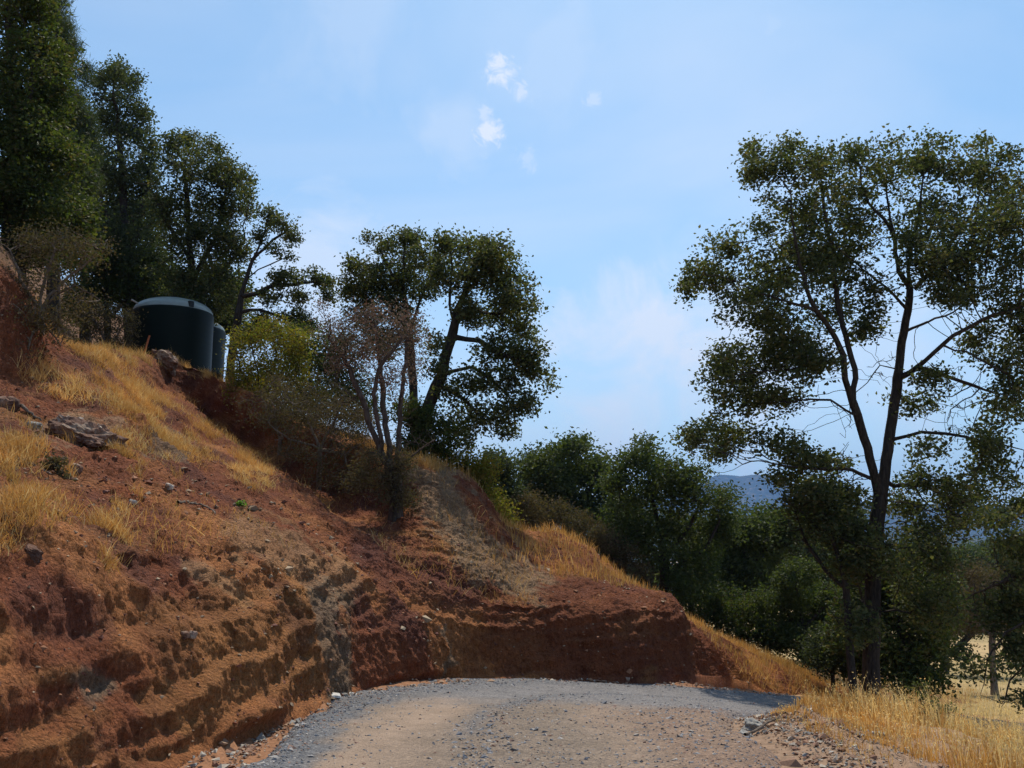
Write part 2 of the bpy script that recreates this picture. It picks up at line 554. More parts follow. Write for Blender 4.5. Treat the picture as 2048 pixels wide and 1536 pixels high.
# ------------------------------------------------------------------ the hillside cut for the road (lofted sections)
# station: toe x, toe y, outward direction, then (distance, height) of the profile
ST = [
    ((-3.2, -6), (-1, 0), [(0, 0), (.3, .9), (.8, 1.9), (2, 2.7), (3.5, 3.5), (5, 4.3), (6.5, 5.2), (7.5, 6.8), (10, 8), (25, 14), (60, 26)]),
    ((-2.95, 2), (-.9, .44), [(0, 0), (.3, .8), (.9, 1.8), (2.2, 2.4), (4, 3.1), (5.8, 3.9), (7.3, 4.6), (8.2, 6.2), (11, 7.5), (26, 13), (60, 26)]),
    ((-2.75, 5), (-.78, .62), [(0, 0), (.4, .8), (1.1, 1.7), (2.6, 2.2), (4.6, 2.9), (6.6, 3.6), (8.2, 4.3), (9, 6), (12, 7.2), (28, 13), (60, 26)]),
    ((-2.5, 7.2), (-.6, .79), [(0, 0), (.5, .7), (1.4, 1.6), (3, 2.1), (4.8, 2.7), (6.6, 3.4), (8.3, 4.1), (9.2, 5.8), (12, 7.2), (28, 13), (60, 25)]),
    ((-2.4, 8.5), (-.54, .84), [(0, -.03), (.5, .7), (1.3, 1.55), (3, 2.1), (5, 2.9), (7.5, 3.9), (9.8, 5), (11.2, 5.35), (15, 6.0), (30, 10.5), (62, 23)]),
    ((-2.2, 10.3), (-.5, .87), [(0, -.1), (.5, .8), (1.3, 1.6), (3.5, 2.3), (6.5, 3.2), (10, 4.4), (13, 5.2), (15.2, 6.3), (19, 6.5), (34, 10), (65, 22)]),
    ((-2.0, 12.3), (-.46, .89), [(0, -.24), (.4, .7), (1.1, 1.4), (3.2, 2.3), (6.5, 3.2), (11, 4.5), (15.6, 5.6), (17, 7.0), (23, 7.05), (36, 9.5), (66, 20)]),
    ((-1.8, 13.6), (-.42, .91), [(0, -.32), (.4, .5), (1, 1.1), (2.5, 1.9), (4.5, 2.5), (7, 3.0), (9.8, 3.7), (11.4, 5.3), (15, 6.2), (30, 9), (62, 17)]),
    ((-1.3, 14.8), (-.42, .91), [(0, -.4), (.35, .4), (.9, .9), (2, 1.5), (3.4, 1.9), (5, 2.3), (6.6, 2.8), (7.9, 4.2), (12, 5.3), (28, 8), (60, 12)]),
    ((-.9, 15.4), (-.25, .97), [(0, -.46), (.3, .35), (.7, .8), (1.5, 1.3), (2.3, 1.8), (3.2, 2.3), (4, 2.8), (4.8, 3.4), (8, 4.0), (24, 5.5), (60, 4)]),
    ((-.2, 15.9), (-.12, .99), [(0, -.52), (.3, .3), (.7, .7), (1.5, 1.1), (2.4, 1.6), (3.2, 2.1), (4.1, 2.6), (4.9, 3.0), (8, 3.3), (24, 3.5), (60, -3)]),
    ((.7, 16.5), (-.13, .99), [(0, -.6), (.22, .1), (.5, .6), (1.6, .78), (2.8, 1.1), (3.8, 1.4), (4.8, 1.7), (5.8, 1.95), (9, 1.9), (24, 1.0), (60, -8)]),
    ((2.0, 17.2), (-.05, 1), [(0, -.72), (.22, 0), (.5, .42), (1.8, .56), (3.4, .75), (4.8, 1.05), (6, 1.4), (7, 1.6), (10, 1.3), (24, -.5), (58, -9)]),
    ((3.25, 18.7), (.05, 1), [(0, -.9), (.22, -.25), (.5, .3), (1.3, .48), (3.2, .48), (4.8, .42), (6.4, .32), (7.8, .17), (11, -.4), (24, -2.6), (56, -10)]),
    ((4.15, 20.5), (.15, .99), [(0, -1.1), (.22, -.8), (.5, -.5), (1.3, -.42), (3, -.45), (4.5, -.52), (6, -.6), (7.4, -.7), (11, -1.1), (24, -3.6), (55, -10)]),
    ((5.6, 23.0), (.3, .95), [(0, -1.6), (.3, -1.6), (.8, -1.6), (1.6, -1.62), (3, -1.65), (4.5, -1.7), (5.5, -1.75), (6.5, -1.8), (11, -2.3), (24, -4.3), (54, -10)]),
    ((8.2, 26.0), (.5, .85), [(0, -2.9), (.3, -2.9), (.8, -2.9), (1.6, -2.9), (3, -2.95), (4.5, -3.0), (5.5, -3.05), (6.5, -3.1), (11, -3.5), (24, -5.0), (54, -10.5)]),
    ((13, 29), (.6, .8), [(0, -3.5), (.3, -3.5), (.8, -3.5), (1.6, -3.55), (3, -3.6), (4.5, -3.7), (5.5, -3.8), (6.5, -3.9), (11, -4.4), (24, -6.2), (54, -11)]),
]
COLS = [10, 26, 78, 64, 76, 76, 50, 44, 50, 50, 56, 56, 56, 42, 32, 18, 8]
ROWS = [3, 36, 44, 54, 52, 50, 44, 40, 12, 9, 5]


def build_loft():
    prof = []
    for (T, D, pr) in ST:
        T = np.array(T, float)
        D = np.array(D, float)
        D /= np.linalg.norm(D)
        pts = [(*(T - D * .35), pr[0][1] - .45)]
        for (d, z) in pr:
            pts.append((*(T + D * d), z))
        prof.append(pts)
    prof = np.array(prof)                       # stations x points x 3
    # across stations (Catmull-Rom), non-uniform counts
    us = np.concatenate([np.linspace(i, i + 1, c, endpoint=False) for i, c in enumerate(COLS)] + [[len(COLS)]])
    vs = np.concatenate([np.linspace(i, i + 1, c, endpoint=False) for i, c in enumerate(ROWS)] + [[len(ROWS)]])
    k = prof.shape[0]
    i = np.clip(np.floor(us).astype(int), 0, k - 2)
    f = (us - i)[:, None, None]
    p0, p1, p2, p3 = prof[np.clip(i - 1, 0, k - 1)], prof[i], prof[i + 1], prof[np.clip(i + 2, 0, k - 1)]
    A = 0.5 * ((2 * p1) + (-p0 + p2) * f + (2 * p0 - 5 * p1 + 4 * p2 - p3) * f ** 2 + (-p0 + 3 * p1 - 3 * p2 + p3) * f ** 3)
    k = A.shape[1]
    j = np.clip(np.floor(vs).astype(int), 0, k - 2)
    g = (vs - j)[None, :, None]
    lin = A[:, j] * (1 - g) + A[:, j + 1] * g
    q0, q1, q2, q3 = A[:, np.clip(j - 1, 0, k - 1)], A[:, j], A[:, j + 1], A[:, np.clip(j + 2, 0, k - 1)]
    cr = 0.5 * ((2 * q1) + (-q0 + q2) * g + (2 * q0 - 5 * q1 + 4 * q2 - q3) * g ** 2 + (-q0 + 3 * q1 - 3 * q2 + q3) * g ** 3)
    B = 0.65 * lin + 0.35 * cr
    nc, nr = B.shape[:2]

    def normals(B):
        du = np.gradient(B, axis=0)
        dv = np.gradient(B, axis=1)
        n = np.cross(du, dv)
        n /= np.linalg.norm(n, axis=2, keepdims=True) + 1e-9
        n[n[..., 2] < -0.2] *= -1
        return n
    N = normals(B)
    if N[..., 2].mean() < 0:
        N = -N
    # outward horizontal direction of each section (towards the road)
    out = B[:, :1] - B[:, 4 + ROWS[1]:5 + ROWS[1]]
    out[..., 2] = 0
    out = out / (np.linalg.norm(out, axis=2, keepdims=True) + 1e-9)
    out = np.broadcast_to(out, B.shape)
    vv = np.broadcast_to(vs[None, :], (nc, nr))
    p = B.reshape(-1, 3)
    n = N.reshape(-1, 3)
    o = out.reshape(-1, 3)
    vv = vv.ravel()
    steep = sstep(.85, .35, n[:, 2])
    front = sstep(1.0, 1.12, vv) * (1 - sstep(7.9, 8.6, vv))
    px, py = project(p)
    lump = fbm(p, .55, 3, 1) * .17 + fbm(p, 1.7, 3, 2) * .05
    # benches left by the excavator: height cycle, warped
    zz = p[:, 2] + .24 * fbm(p, (.4, .4, .3), 3, 3) + .08 * fbm(p, 1.9, 3, 4) - 0.035 * p[:, 1]
    per = .40
    ph = zz / per
    fr = ph - np.floor(ph)
    saw = np.where(fr < .78, fr / .78, (1 - fr) / .22)
    bench_amp = .12 * sstep(-.35, .5, fbm(p, (.22, .22, 1.6), 2, 6)) * (1 - sstep(4.2, 5.5, vv))
    bench = (saw - .5) * bench_amp
    zz2 = p[:, 2] + .1 * fbm(p, .9, 2, 13)
    fr2 = zz2 / .21 - np.floor(zz2 / .21)
    bench += (np.where(fr2 < .7, fr2 / .7, (1 - fr2) / .3) - .5) * .07 * sstep(-.3, .5, fbm(p, (.8, .8, 2), 2, 16)) * (1 - sstep(5.0, 6.5, vv))
    # tooth marks
    teeth = fbm(p, (9, 9, .7), 3, 7, .6) * .034 * steep
    # gullies down the slope
    gul = -np.abs(fbm(p, (1.3, .8, .25), 3, 8)) * .09 * (1 - steep * .5)
    crumb = fbm(p, 7.5, 4, 9, .75) * .042 + np.abs(fbm(p, 5.0, 4, 10, .75)) * .022
    rock = np.abs(fbm(p, 2.6, 4, 21, .55))
    crumb2 = (rock - .3) * .06 * sstep(.0, .5, fbm(p, .7, 2, 22))
    near = np.clip(np.hypot(p[:, 0], p[:, 1]) / 9, .5, 1.3)
    dn = (lump + gul + crumb2 + crumb * near) * front
    q = p + n * dn[:, None] + o * ((bench + teeth) * front)[:, None]
    # scooped hollow with an overhang under the tank pad and the brush
    holl = capsule(px, py, [(440, 850, 560, 900, 55), (560, 900, 700, 980, 50), (700, 960, 790, 1010, 40)]) * sstep(4.8, 5.6, vv) * (1 - sstep(7.4, 7.9, vv))
    q = q - o * (holl * .55)[:, None]
    backg = sstep(8.2, 8.8, vv)
    q[:, 2] += backg * fbm(p, .3, 3, 14) * .25
    ps, ns = q, n
    # ---- soil colours
    red = np.array([.200, .074, .036])
    rust = np.array([.33, .150, .060])
    tan = np.array([.34, .225, .125])
    gray = np.array([.185, .155, .11])
    purple = np.array([.125, .050, .036])
    ochre = np.array([.32, .175, .066])
    pale = np.array([.31, .24, .155])

    def mixc(c, d, m):
        return c * (1 - m[:, None]) + d * m[:, None]
    c = np.broadcast_to(red, q.shape).copy()
    c = mixc(c, rust, sstep(-.15, .5, fbm(q, .9, 4, 31)))
    c = mixc(c, purple, sstep(.05, .6, fbm(q, 1.3, 4, 32)) * .85)
    c = mixc(c, ochre, sstep(.2, .7, fbm(q, (.8, .8, 3.0), 4, 33)) * .45)
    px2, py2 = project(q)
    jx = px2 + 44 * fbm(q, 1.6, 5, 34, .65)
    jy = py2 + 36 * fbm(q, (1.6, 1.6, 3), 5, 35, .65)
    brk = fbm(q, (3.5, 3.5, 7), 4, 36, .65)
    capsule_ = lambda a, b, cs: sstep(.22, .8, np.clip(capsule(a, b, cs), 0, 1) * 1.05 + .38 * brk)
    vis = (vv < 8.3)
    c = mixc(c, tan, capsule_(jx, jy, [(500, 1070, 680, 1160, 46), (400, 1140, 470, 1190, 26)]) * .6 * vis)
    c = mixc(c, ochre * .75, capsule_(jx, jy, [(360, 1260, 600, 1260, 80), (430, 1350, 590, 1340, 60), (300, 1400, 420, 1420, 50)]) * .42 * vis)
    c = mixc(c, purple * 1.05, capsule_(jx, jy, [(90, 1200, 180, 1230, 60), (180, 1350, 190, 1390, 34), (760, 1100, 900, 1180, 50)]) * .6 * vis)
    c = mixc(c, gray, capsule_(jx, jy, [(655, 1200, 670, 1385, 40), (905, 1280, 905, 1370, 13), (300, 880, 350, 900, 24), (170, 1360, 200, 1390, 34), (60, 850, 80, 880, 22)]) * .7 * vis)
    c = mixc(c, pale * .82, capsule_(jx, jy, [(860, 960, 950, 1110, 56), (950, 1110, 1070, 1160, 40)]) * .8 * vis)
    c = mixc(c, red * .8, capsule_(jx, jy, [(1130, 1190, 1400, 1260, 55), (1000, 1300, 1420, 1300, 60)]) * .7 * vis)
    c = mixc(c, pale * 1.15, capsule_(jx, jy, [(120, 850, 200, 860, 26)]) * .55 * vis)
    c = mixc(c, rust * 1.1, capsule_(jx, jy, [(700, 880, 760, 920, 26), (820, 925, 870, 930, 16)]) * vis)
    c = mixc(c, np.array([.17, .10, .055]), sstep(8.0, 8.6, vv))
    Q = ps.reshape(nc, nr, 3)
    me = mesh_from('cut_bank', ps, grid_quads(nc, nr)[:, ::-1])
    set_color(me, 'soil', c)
    return me, ps, vv, px2, py2, nc, nr


me_g, gV = build_ground()
gx, gy = gV[:, 0], gV[:, 1]
gd, gzr, gi = road_frame(gx, gy)
ga = sstep(6.5, 3.5, np.abs(gd) + .8 * fbm(gV, 1.1, 3, 44))
gcol = np.where((gd > 0)[:, None], np.array([.25, .165, .11]), np.array([.26, .13, .07]))
at = me_g.color_attributes.new('soil', 'FLOAT_COLOR', 'POINT')
at.data.foreach_set('color', np.column_stack([gcol, ga]).astype(np.float32).ravel())
ground = link('ground', me_g, M_GROUND, kind='structure')

me_b, bV, bvv, bpx, bpy_, bnc, bnr = build_loft()
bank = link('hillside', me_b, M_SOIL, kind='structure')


def bvh_of(me):
    n = len(me.vertices)
    co = np.empty(n * 3, np.float32)
    me.vertices.foreach_get('co', co)
    return BVHTree.FromPolygons([tuple(c) for c in co.reshape(-1, 3).tolist()], [tuple(p.vertices) for p in me.polygons])


BVH_B = bvh_of(me_b)
BVH_G = bvh_of(me_g)


def hgt(x, y):
    """height and normal of the topmost ground at x, y"""
    best = None
    for b in (BVH_B, BVH_G):
        loc, nrm, _, _ = b.ray_cast(Vector((x, y, 60)), Vector((0, 0, -1)))
        if loc is not None and (best is None or loc.z > best[0]):
            best = (loc.z, nrm)
    return best if best else (0.0, Vector((0, 0, 1)))


def hit(px, py):
    """first terrain point seen at a photo pixel"""
    r = Vector(ray(px, py)).normalized()
    best = None
    for b in (BVH_B, BVH_G):
        loc, nrm, _, dist = b.ray_cast(Vector(EYE), r)
        if loc is not None and (best is None or dist < best[2]):
            best = (loc, nrm if nrm.dot(r) < 0 else -nrm, dist)
    return best


# ------------------------------------------------------------------ road strip
def build_road():
    L = catmull(ROAD, 620)
    tx = np.gradient(L[:, 0])
    ty = np.gradient(L[:, 1])
    ln = np.hypot(tx, ty)
    rx, ry = ty / ln, -tx / ln
    nw = 84
    bend = np.exp(-((L[:, 1] - 14.2) / 2.6) ** 2) * (L[:, 0] < 9)
    wl = 2.38 + 1.7 * bend
    wr = 1.98 + 0 * bend
    f = np.linspace(0, 1, nw)
    D = -wl[:, None] * (1 - f) + wr[:, None] * f
    X = L[:, 0:1] + rx[:, None] * D
    Y = L[:, 1:2] + ry[:, None] * D
    Z = np.repeat(L[:, 2:3], nw, 1)
    p = np.stack([X.ravel(), Y.ravel(), Z.ravel()], 1)
    d = D.ravel()
    e = np.minimum(d + np.repeat(wl, nw), np.repeat(wr, nw) - d)
    jit = .18 * fbm(p, 1.5, 3, 51)
    z = .03 * (1 - (d / 3) ** 2) + .012 * fbm(p, 1.2, 3, 52) + .007 * fbm(p, 9, 3, 53)
    z -= .022 * np.exp(-((d + 1.05 + jit) / .3) ** 2) + .022 * np.exp(-((d - .75 + jit) / .32) ** 2)
    z += .03 * np.exp(-((d + 2.1) / .22) ** 2)
    z -= .11 * (1 - sstep(0, .22, e + .1 * fbm(p, 3, 2, 57) - .05))
    p[:, 2] += z
    tan = np.array([.30, .225, .17])
    grav = np.array([.145, .148, .157])
    brown = np.array([.205, .165, .132])
    redd = np.array([.235, .145, .10])
    c = np.tile(brown, (len(p), 1))
    a = np.full(len(p), .8)

    def mixin(col, m, al):
        nonlocal c, a
        c = c * (1 - m[:, None]) + col * m[:, None]
        a = a * (1 - m) + al * m
    n1 = fbm(p, (1.2, .5, 1), 4, 54)
    n2 = fbm(p, 2.5, 4, 55)
    mixin(redd, sstep(.2, 1.6, d + .5 * n1) * .6, .8)
    mixin(tan, np.exp(-((d + 1.35 + .25 * n1) / .42) ** 2) * .95 * (1 - sstep(11.5, 13, p[:, 1])), .15)
    mixin(tan * .92, np.exp(-((d - .65 + .3 * n1) / .35) ** 2) * .5, .5)
    mixin(tan * .9, sstep(.1, .5, n1) * .35, .5)
    far = sstep(10.6, 12.6, p[:, 1] + .5 * n2)
    mixin(grav * 1.25, far * (1 - sstep(3.5, 6.5, p[:, 0])) * .8, 1.0)
    mixin(tan * .95, sstep(4.0, 6.0, p[:, 0] + .4 * n2) * .45, .7)
    mixin(grav, sstep(-1.65, -1.95, d + .22 * n2) * (1 - far * .5), 1.0)
    mixin(grav, np.exp(-((d + .55) / .16) ** 2) * sstep(-.2, .2, fbm(p, (1, .5, 1), 2, 56)) * .8, 1.0)
    me = mesh_from('road', p, grid_quads(len(L), nw))
    at = me.color_attributes.new('soil', 'FLOAT_COLOR', 'POINT')
    at.data.foreach_set('color', np.column_stack([c, a]).astype(np.float32).ravel())
    return me, p, d


me_r, rV, rD = build_road()
road = link('road', me_r, M_ROAD, kind='structure')
if me_r.polygons[5000].normal.z < 0:
    me_r.flip_normals()
if me_g.polygons[5000].normal.z < 0:
    me_g.flip_normals()

# ------------------------------------------------------------------ far hills
def build_hills():
    ang = np.radians(np.linspace(-75, 75, 430))
    rad = 900 * (9000 / 900) ** np.linspace(0, 1, 66)
    A, R = np.meshgrid(ang, rad)
    X, Y = (R * np.sin(A)).ravel(), (R * np.cos(A)).ravel()
    a = np.degrees(A.ravel())
    r = R.ravel()
    # ridge heights (m) by bearing
    far = np.interp(a, [-75, -30, -8, 0, 5, 9, 10.8, 12.2, 13.6, 14.8, 17, 20, 24, 30, 45, 75], [260, 240, 300, 380, 420, 440, 470, 540, 500, 535, 430, 360, 330, 300, 320, 260])
    mid = np.interp(a, [-75, -10, 2, 8, 12, 16, 20, 26, 34, 75], [120, 130, 160, 175, 150, 105, 85, 60, 45, 90])
    p = np.stack([X, Y, 0 * X], 1)
    h = .93 * far * np.exp(-((r - 7200) / 1500) ** 2) + mid * np.exp(-((r - 3600) / 800) ** 2)
    h = h * (1 + .16 * fbm(p, 1 / 900, 4, 61)) + 16 * fbm(p, 1 / 350, 4, 62) * sstep(1500, 3200, r) - np.abs(fbm(p, 1 / 500, 3, 63)) * 40 * sstep(2500, 5000, r)
    Z = -36 + h - 8 * (1 - sstep(900, 1500, r))
    Z += 5 * fbm(p, 1 / 60, 3, 64)
    return mesh_from('hills', np.stack([X, Y, Z], 1), grid_quads(66, 430)[:, ::-1])


m, t = material('wooded_hill')
geo = t.n('ShaderNodeNewGeometry')
a1 = t.noise(.004, 5, 0.6, geo.outputs['Position'])
a2 = t.noise(.035, 4, 0.7, geo.outputs['Position'])
c = t.ramp(a2.outputs[0], [(0.42, (.022, .035, .016)), (0.52, (.05, .06, .028)), (0.62, (.20, .15, .075))])
c = t.mix(t.ramp(a1.outputs[0], [(0.45, 0.0), (0.6, 0.8)]), c, (.028, .04, .02))
b = t.n('ShaderNodeBsdfPrincipled', inp={'Base Color': c, 'Roughness': 1.0, 'Specular IOR Level': 0.0})
t.n('ShaderNodeOutputMaterial', inp={'Surface': b.outputs[0]})
hm = build_hills()
if hm.polygons[100].normal.z < 0:
    hm.flip_normals()
link('hills', hm, m, kind='structure')

# haze: one closed box of thin air
m, t = material('haze_air')
pv = t.n('ShaderNodeVolumePrincipled')
pv.inputs['Color'].default_value = (.26, .50, 1.0, 1)
pv.inputs['Density'].default_value = 0.00011
pv.inputs['Anisotropy'].default_value = 0.0
t.n('ShaderNodeOutputMaterial', inp={'Volume': pv.outputs[0]})
hv = np.array([(x, y, z) for z in (-160, 760) for y in (-3000, 9800) for x in (-9800, 9800)], float)
hq = [(0, 2, 3, 1), (4, 5, 7, 6), (0, 1, 5, 4), (2, 6, 7, 3), (0, 4, 6, 2), (1, 3, 7, 5)]
link('haze', mesh_from('haze', hv, hq, smooth=False), m, kind='stuff')

# ------------------------------------------------------------------ tree machinery
def colonize(pos, par, att, step, kill, iters=140, maxkids=3):
    """space colonisation: grow the skeleton (pos, par) towards the attraction points"""
    pos = list(pos)
    par = list(par)
    kids = [0] * len(pos)
    for q in par:
        if q >= 0:
            kids[q] += 1
    act = np.arange(len(att))
    P0 = np.array(pos)
    bd = np.full(len(att), 1e9)
    bi = np.zeros(len(att), int)

    def upd(new, base):
        for s in range(0, len(new), 400):
            blk = new[s:s + 400]
            d = np.linalg.norm(att[act][:, None, :] - blk[None], axis=2)
            j = d.argmin(1)
            dm = d[np.arange(len(j)), j]
            b = dm < bd[act]
            idx = act[b]
            bd[idx] = dm[b]
            bi[idx] = base + s + j[b]
    upd(P0, 0)
    stuck = 0
    for it in range(iters):
        act = act[bd[act] > kill]
        if len(act) == 0:
            break
        src = bi[act]
        u, inv = np.unique(src, return_inverse=True)
        PP = np.array([pos[i] for i in u])
        dv = att[act] - PP[inv]
        dv /= np.linalg.norm(dv, axis=1, keepdims=True) + 1e-9
        sm = np.zeros((len(u), 3))
        np.add.at(sm, inv, dv)
        sm += rng.normal(0, .16, sm.shape) * np.linalg.norm(sm, axis=1, keepdims=True)
        nl = np.linalg.norm(sm, axis=1, keepdims=True)
        sm /= nl + 1e-9
        new = []
        base = len(pos)
        for k, i in enumerate(u):
            if kids[i] >= maxkids:
                # full node: push only when nothing else grows
                if rng.random() > .04:
                    continue
            kids[i] += 1
            pos.append(PP[k] + sm[k] * step)
            par.append(int(i))
            kids.append(0)
            new.append(pos[-1])
        if not new:
            stuck += 1
            # release attractors owned by full nodes
            full = np.array([kids[i] >= maxkids for i in src])
            act = act[~full]
            if stuck > 3:
                break
            continue
        upd(np.array(new), base)
        if len(pos) > 16000:
            break
    return np.array(pos), np.array(par)


def radii_of(pos, par, rbase, rtip, fixed=None):
    n = len(pos)
    kids = np.bincount(par[par >= 0], minlength=n)
    cnt = np.where(kids == 0, 1.0, 0.0)
    order = np.arange(n)[::-1]
    for i in order:
        if par[i] >= 0:
            cnt[par[i]] += cnt[i]
    p = max(1.6, math.log(max(cnt[0], 2)) / math.log(rbase / rtip))
    r = rtip * cnt ** (1 / p)
    return r, cnt


def branch_mesh(name, pos, par, r, thick=.03, sides=(8, 3)):
    n = len(pos)
    d = np.zeros((n, 3))
    ok = par >= 0
    d[ok] = pos[ok] - pos[par[ok]]
    d /= np.linalg.norm(d, axis=1, keepdims=True) + 1e-9
    main = np.full(n, -1)
    for i in range(n):
        q = par[i]
        if q >= 0 and (main[q] < 0 or r[i] > r[main[q]]):
            main[q] = i
    d[~ok] = d[main[~ok]]
    dd = d.copy()
    m = main >= 0
    dd[m] = d[m] + d[main[m]]
    dd /= np.linalg.norm(dd, axis=1, keepdims=True) + 1e-9
    ref = np.array([.31, .17, .08])
    ref /= np.linalg.norm(ref)

    def frame(v):
        a = np.cross(v, ref + 1e-3)
        a /= np.linalg.norm(a, axis=1, keepdims=True) + 1e-9
        return a, np.cross(v, a)
    V, Q, base = [], [], 0
    ids = np.where(ok)[0]
    for cls, ns in ((True, sides[0]), (False, sides[1])):
        e = ids[(r[ids] > thick) == cls]
        if not len(e):
            continue
        ang = np.arange(ns) / ns * 2 * math.pi
        ca, sa = np.cos(ang), np.sin(ang)
        is_main = main[par[e]] == e
        d0 = np.where(is_main[:, None], dd[par[e]], d[e])
        r0 = np.where(is_main, r[par[e]], np.minimum(r[par[e]] * .8, r[e] * 1.25))
        a0, b0 = frame(d0)
        a1, b1 = frame(dd[e])
        R0 = pos[par[e]][:, None] + r0[:, None, None] * (a0[:, None] * ca[None, :, None] + b0[:, None] * sa[None, :, None])
        R1 = pos[e][:, None] + r[e][:, None, None] * (a1[:, None] * ca[None, :, None] + b1[:, None] * sa[None, :, None])
        vv = np.concatenate([R0, R1], 1).reshape(-1, 3)
        k = np.arange(len(e))[:, None] * (2 * ns) + base
        i = np.arange(ns)[None]
        j = (np.arange(ns)[None] + 1) % ns
        q = np.stack([k + i, k + j, k + j + ns, k + i + ns], 2).reshape(-1, 4)
        V.append(vv)
        Q.append(q)
        base += len(vv)
    return mesh_from(name, np.vstack(V), np.vstack(Q))


def leaf_mesh(name, cen, size, width=.55, droop=.15, vert=0.0, sizevar=.35):
    """one folded four-cornered leaf per centre"""
    n = len(cen)
    a = rng.normal(0, 1, (n, 3))
    a[:, 2] = a[:, 2] * (.7 + vert) - droop + vert * 1.5
    a /= np.linalg.norm(a, axis=1, keepdims=True)
    b = rng.normal(0, 1, (n, 3))
    b = np.cross(a, b)
    b /= np.linalg.norm(b, axis=1, keepdims=True) + 1e-9
    nn = np.cross(a, b)
    L = size * (1 + sizevar * rng.uniform(-1, 1, n))[:, None]
    w_ = L * width * .5
    v0 = cen - a * L * .5
    v2 = cen + a * L * .5
    m_ = cen + a * L * .08 + nn * L * .12
    v1 = m_ + b * w_
    v3 = m_ - b * w_
    V = np.stack([v0, v1, v2, v3], 1).reshape(-1, 3)
    q = np.arange(n * 4).reshape(-1, 4)
    return mesh_from(name, V, q, smooth=False)


def blob_points(blobs, Y0, n, dsp=1.0, gap=.25, gs=1.2, depth=1.0, clump=True, whole=1.3):
    """attraction points in clumps; blob = (px, py, rx, ry[, dY[, kind]]) in photo pixels at distance Y0 + dY"""
    wts = np.array([b[2] * b[3] for b in blobs], float) ** .85
    wts /= wts.sum()
    pts, leafy = [], []
    # every clump breaks up into smaller sprays, so that the outline is ragged and the sky shows through
    sub, sw = [], []
    for b, wt in zip(blobs, wts):
        m_ = int(np.clip(round((b[2] * b[3]) ** .5 / 3.6), 3, 16)) if clump else 1
        dY = b[4] if len(b) > 4 and b[4] is not None else rng.uniform(-1, 1) * dsp
        for _ in range(m_):
            if m_ == 1:
                sub.append((b[0], b[1], b[2], b[3], dY, b[5] if len(b) > 5 else ''))
                sw.append(wt)
                continue
            v = rng.normal(0, 1, 3)
            v = v / np.linalg.norm(v) * rng.random() ** .40 * .92
            s_ = rng.uniform(.20, .42)
            sub.append((b[0] + v[0] * b[2], b[1] + v[1] * b[3], b[2] * s_ * rng.uniform(.9, 1.4), b[3] * s_ * rng.uniform(.6, 1.0), dY + v[2] * b[2] / FPX * Y0 * depth, b[5] if len(b) > 5 else ''))
            sw.append(wt / m_)
    for b, wt in zip(blobs, wts):
        if clump:
            sub.append((b[0], b[1], b[2] * 1.16, b[3] * 1.16, b[4] if len(b) > 4 and b[4] is not None else rng.uniform(-1, 1) * dsp, b[5] if len(b) > 5 else ''))
            sw.append(wt * whole)
    blobs, wts = sub, np.array(sw)
    wts = wts / wts.sum()
    for b, wt in zip(blobs, wts):
        dY = b[4] if len(b) > 4 and b[4] is not None else rng.uniform(-1, 1) * dsp
        bare = len(b) > 5 and b[5] == 'bare'
        Y = Y0 + dY
        c = P(b[0], b[1], Y)
        sx = b[2] / FPX * Y
        sz = b[3] / FPX * Y
        k = max(3, int(n * wt))
        v = rng.normal(0, 1, (k * 3, 3))
        v /= np.linalg.norm(v, axis=1, keepdims=True)
        v *= rng.random((k * 3, 1)) ** (1 / 2.0)
        q = c + v * np.array([sx, (sx + sz) * .5 * depth, sz])
        keep = vnoise(q * gs * 2.2, 77) + .5 * vnoise(q * gs * 5, 78) > -gap - .08 + .25 * rng.random(len(q))
        q = q[keep][:k]
        pts.append(q)
        leafy.append(np.full(len(q), not bare))
    return np.vstack(pts), np.concatenate(leafy)


STATS = []


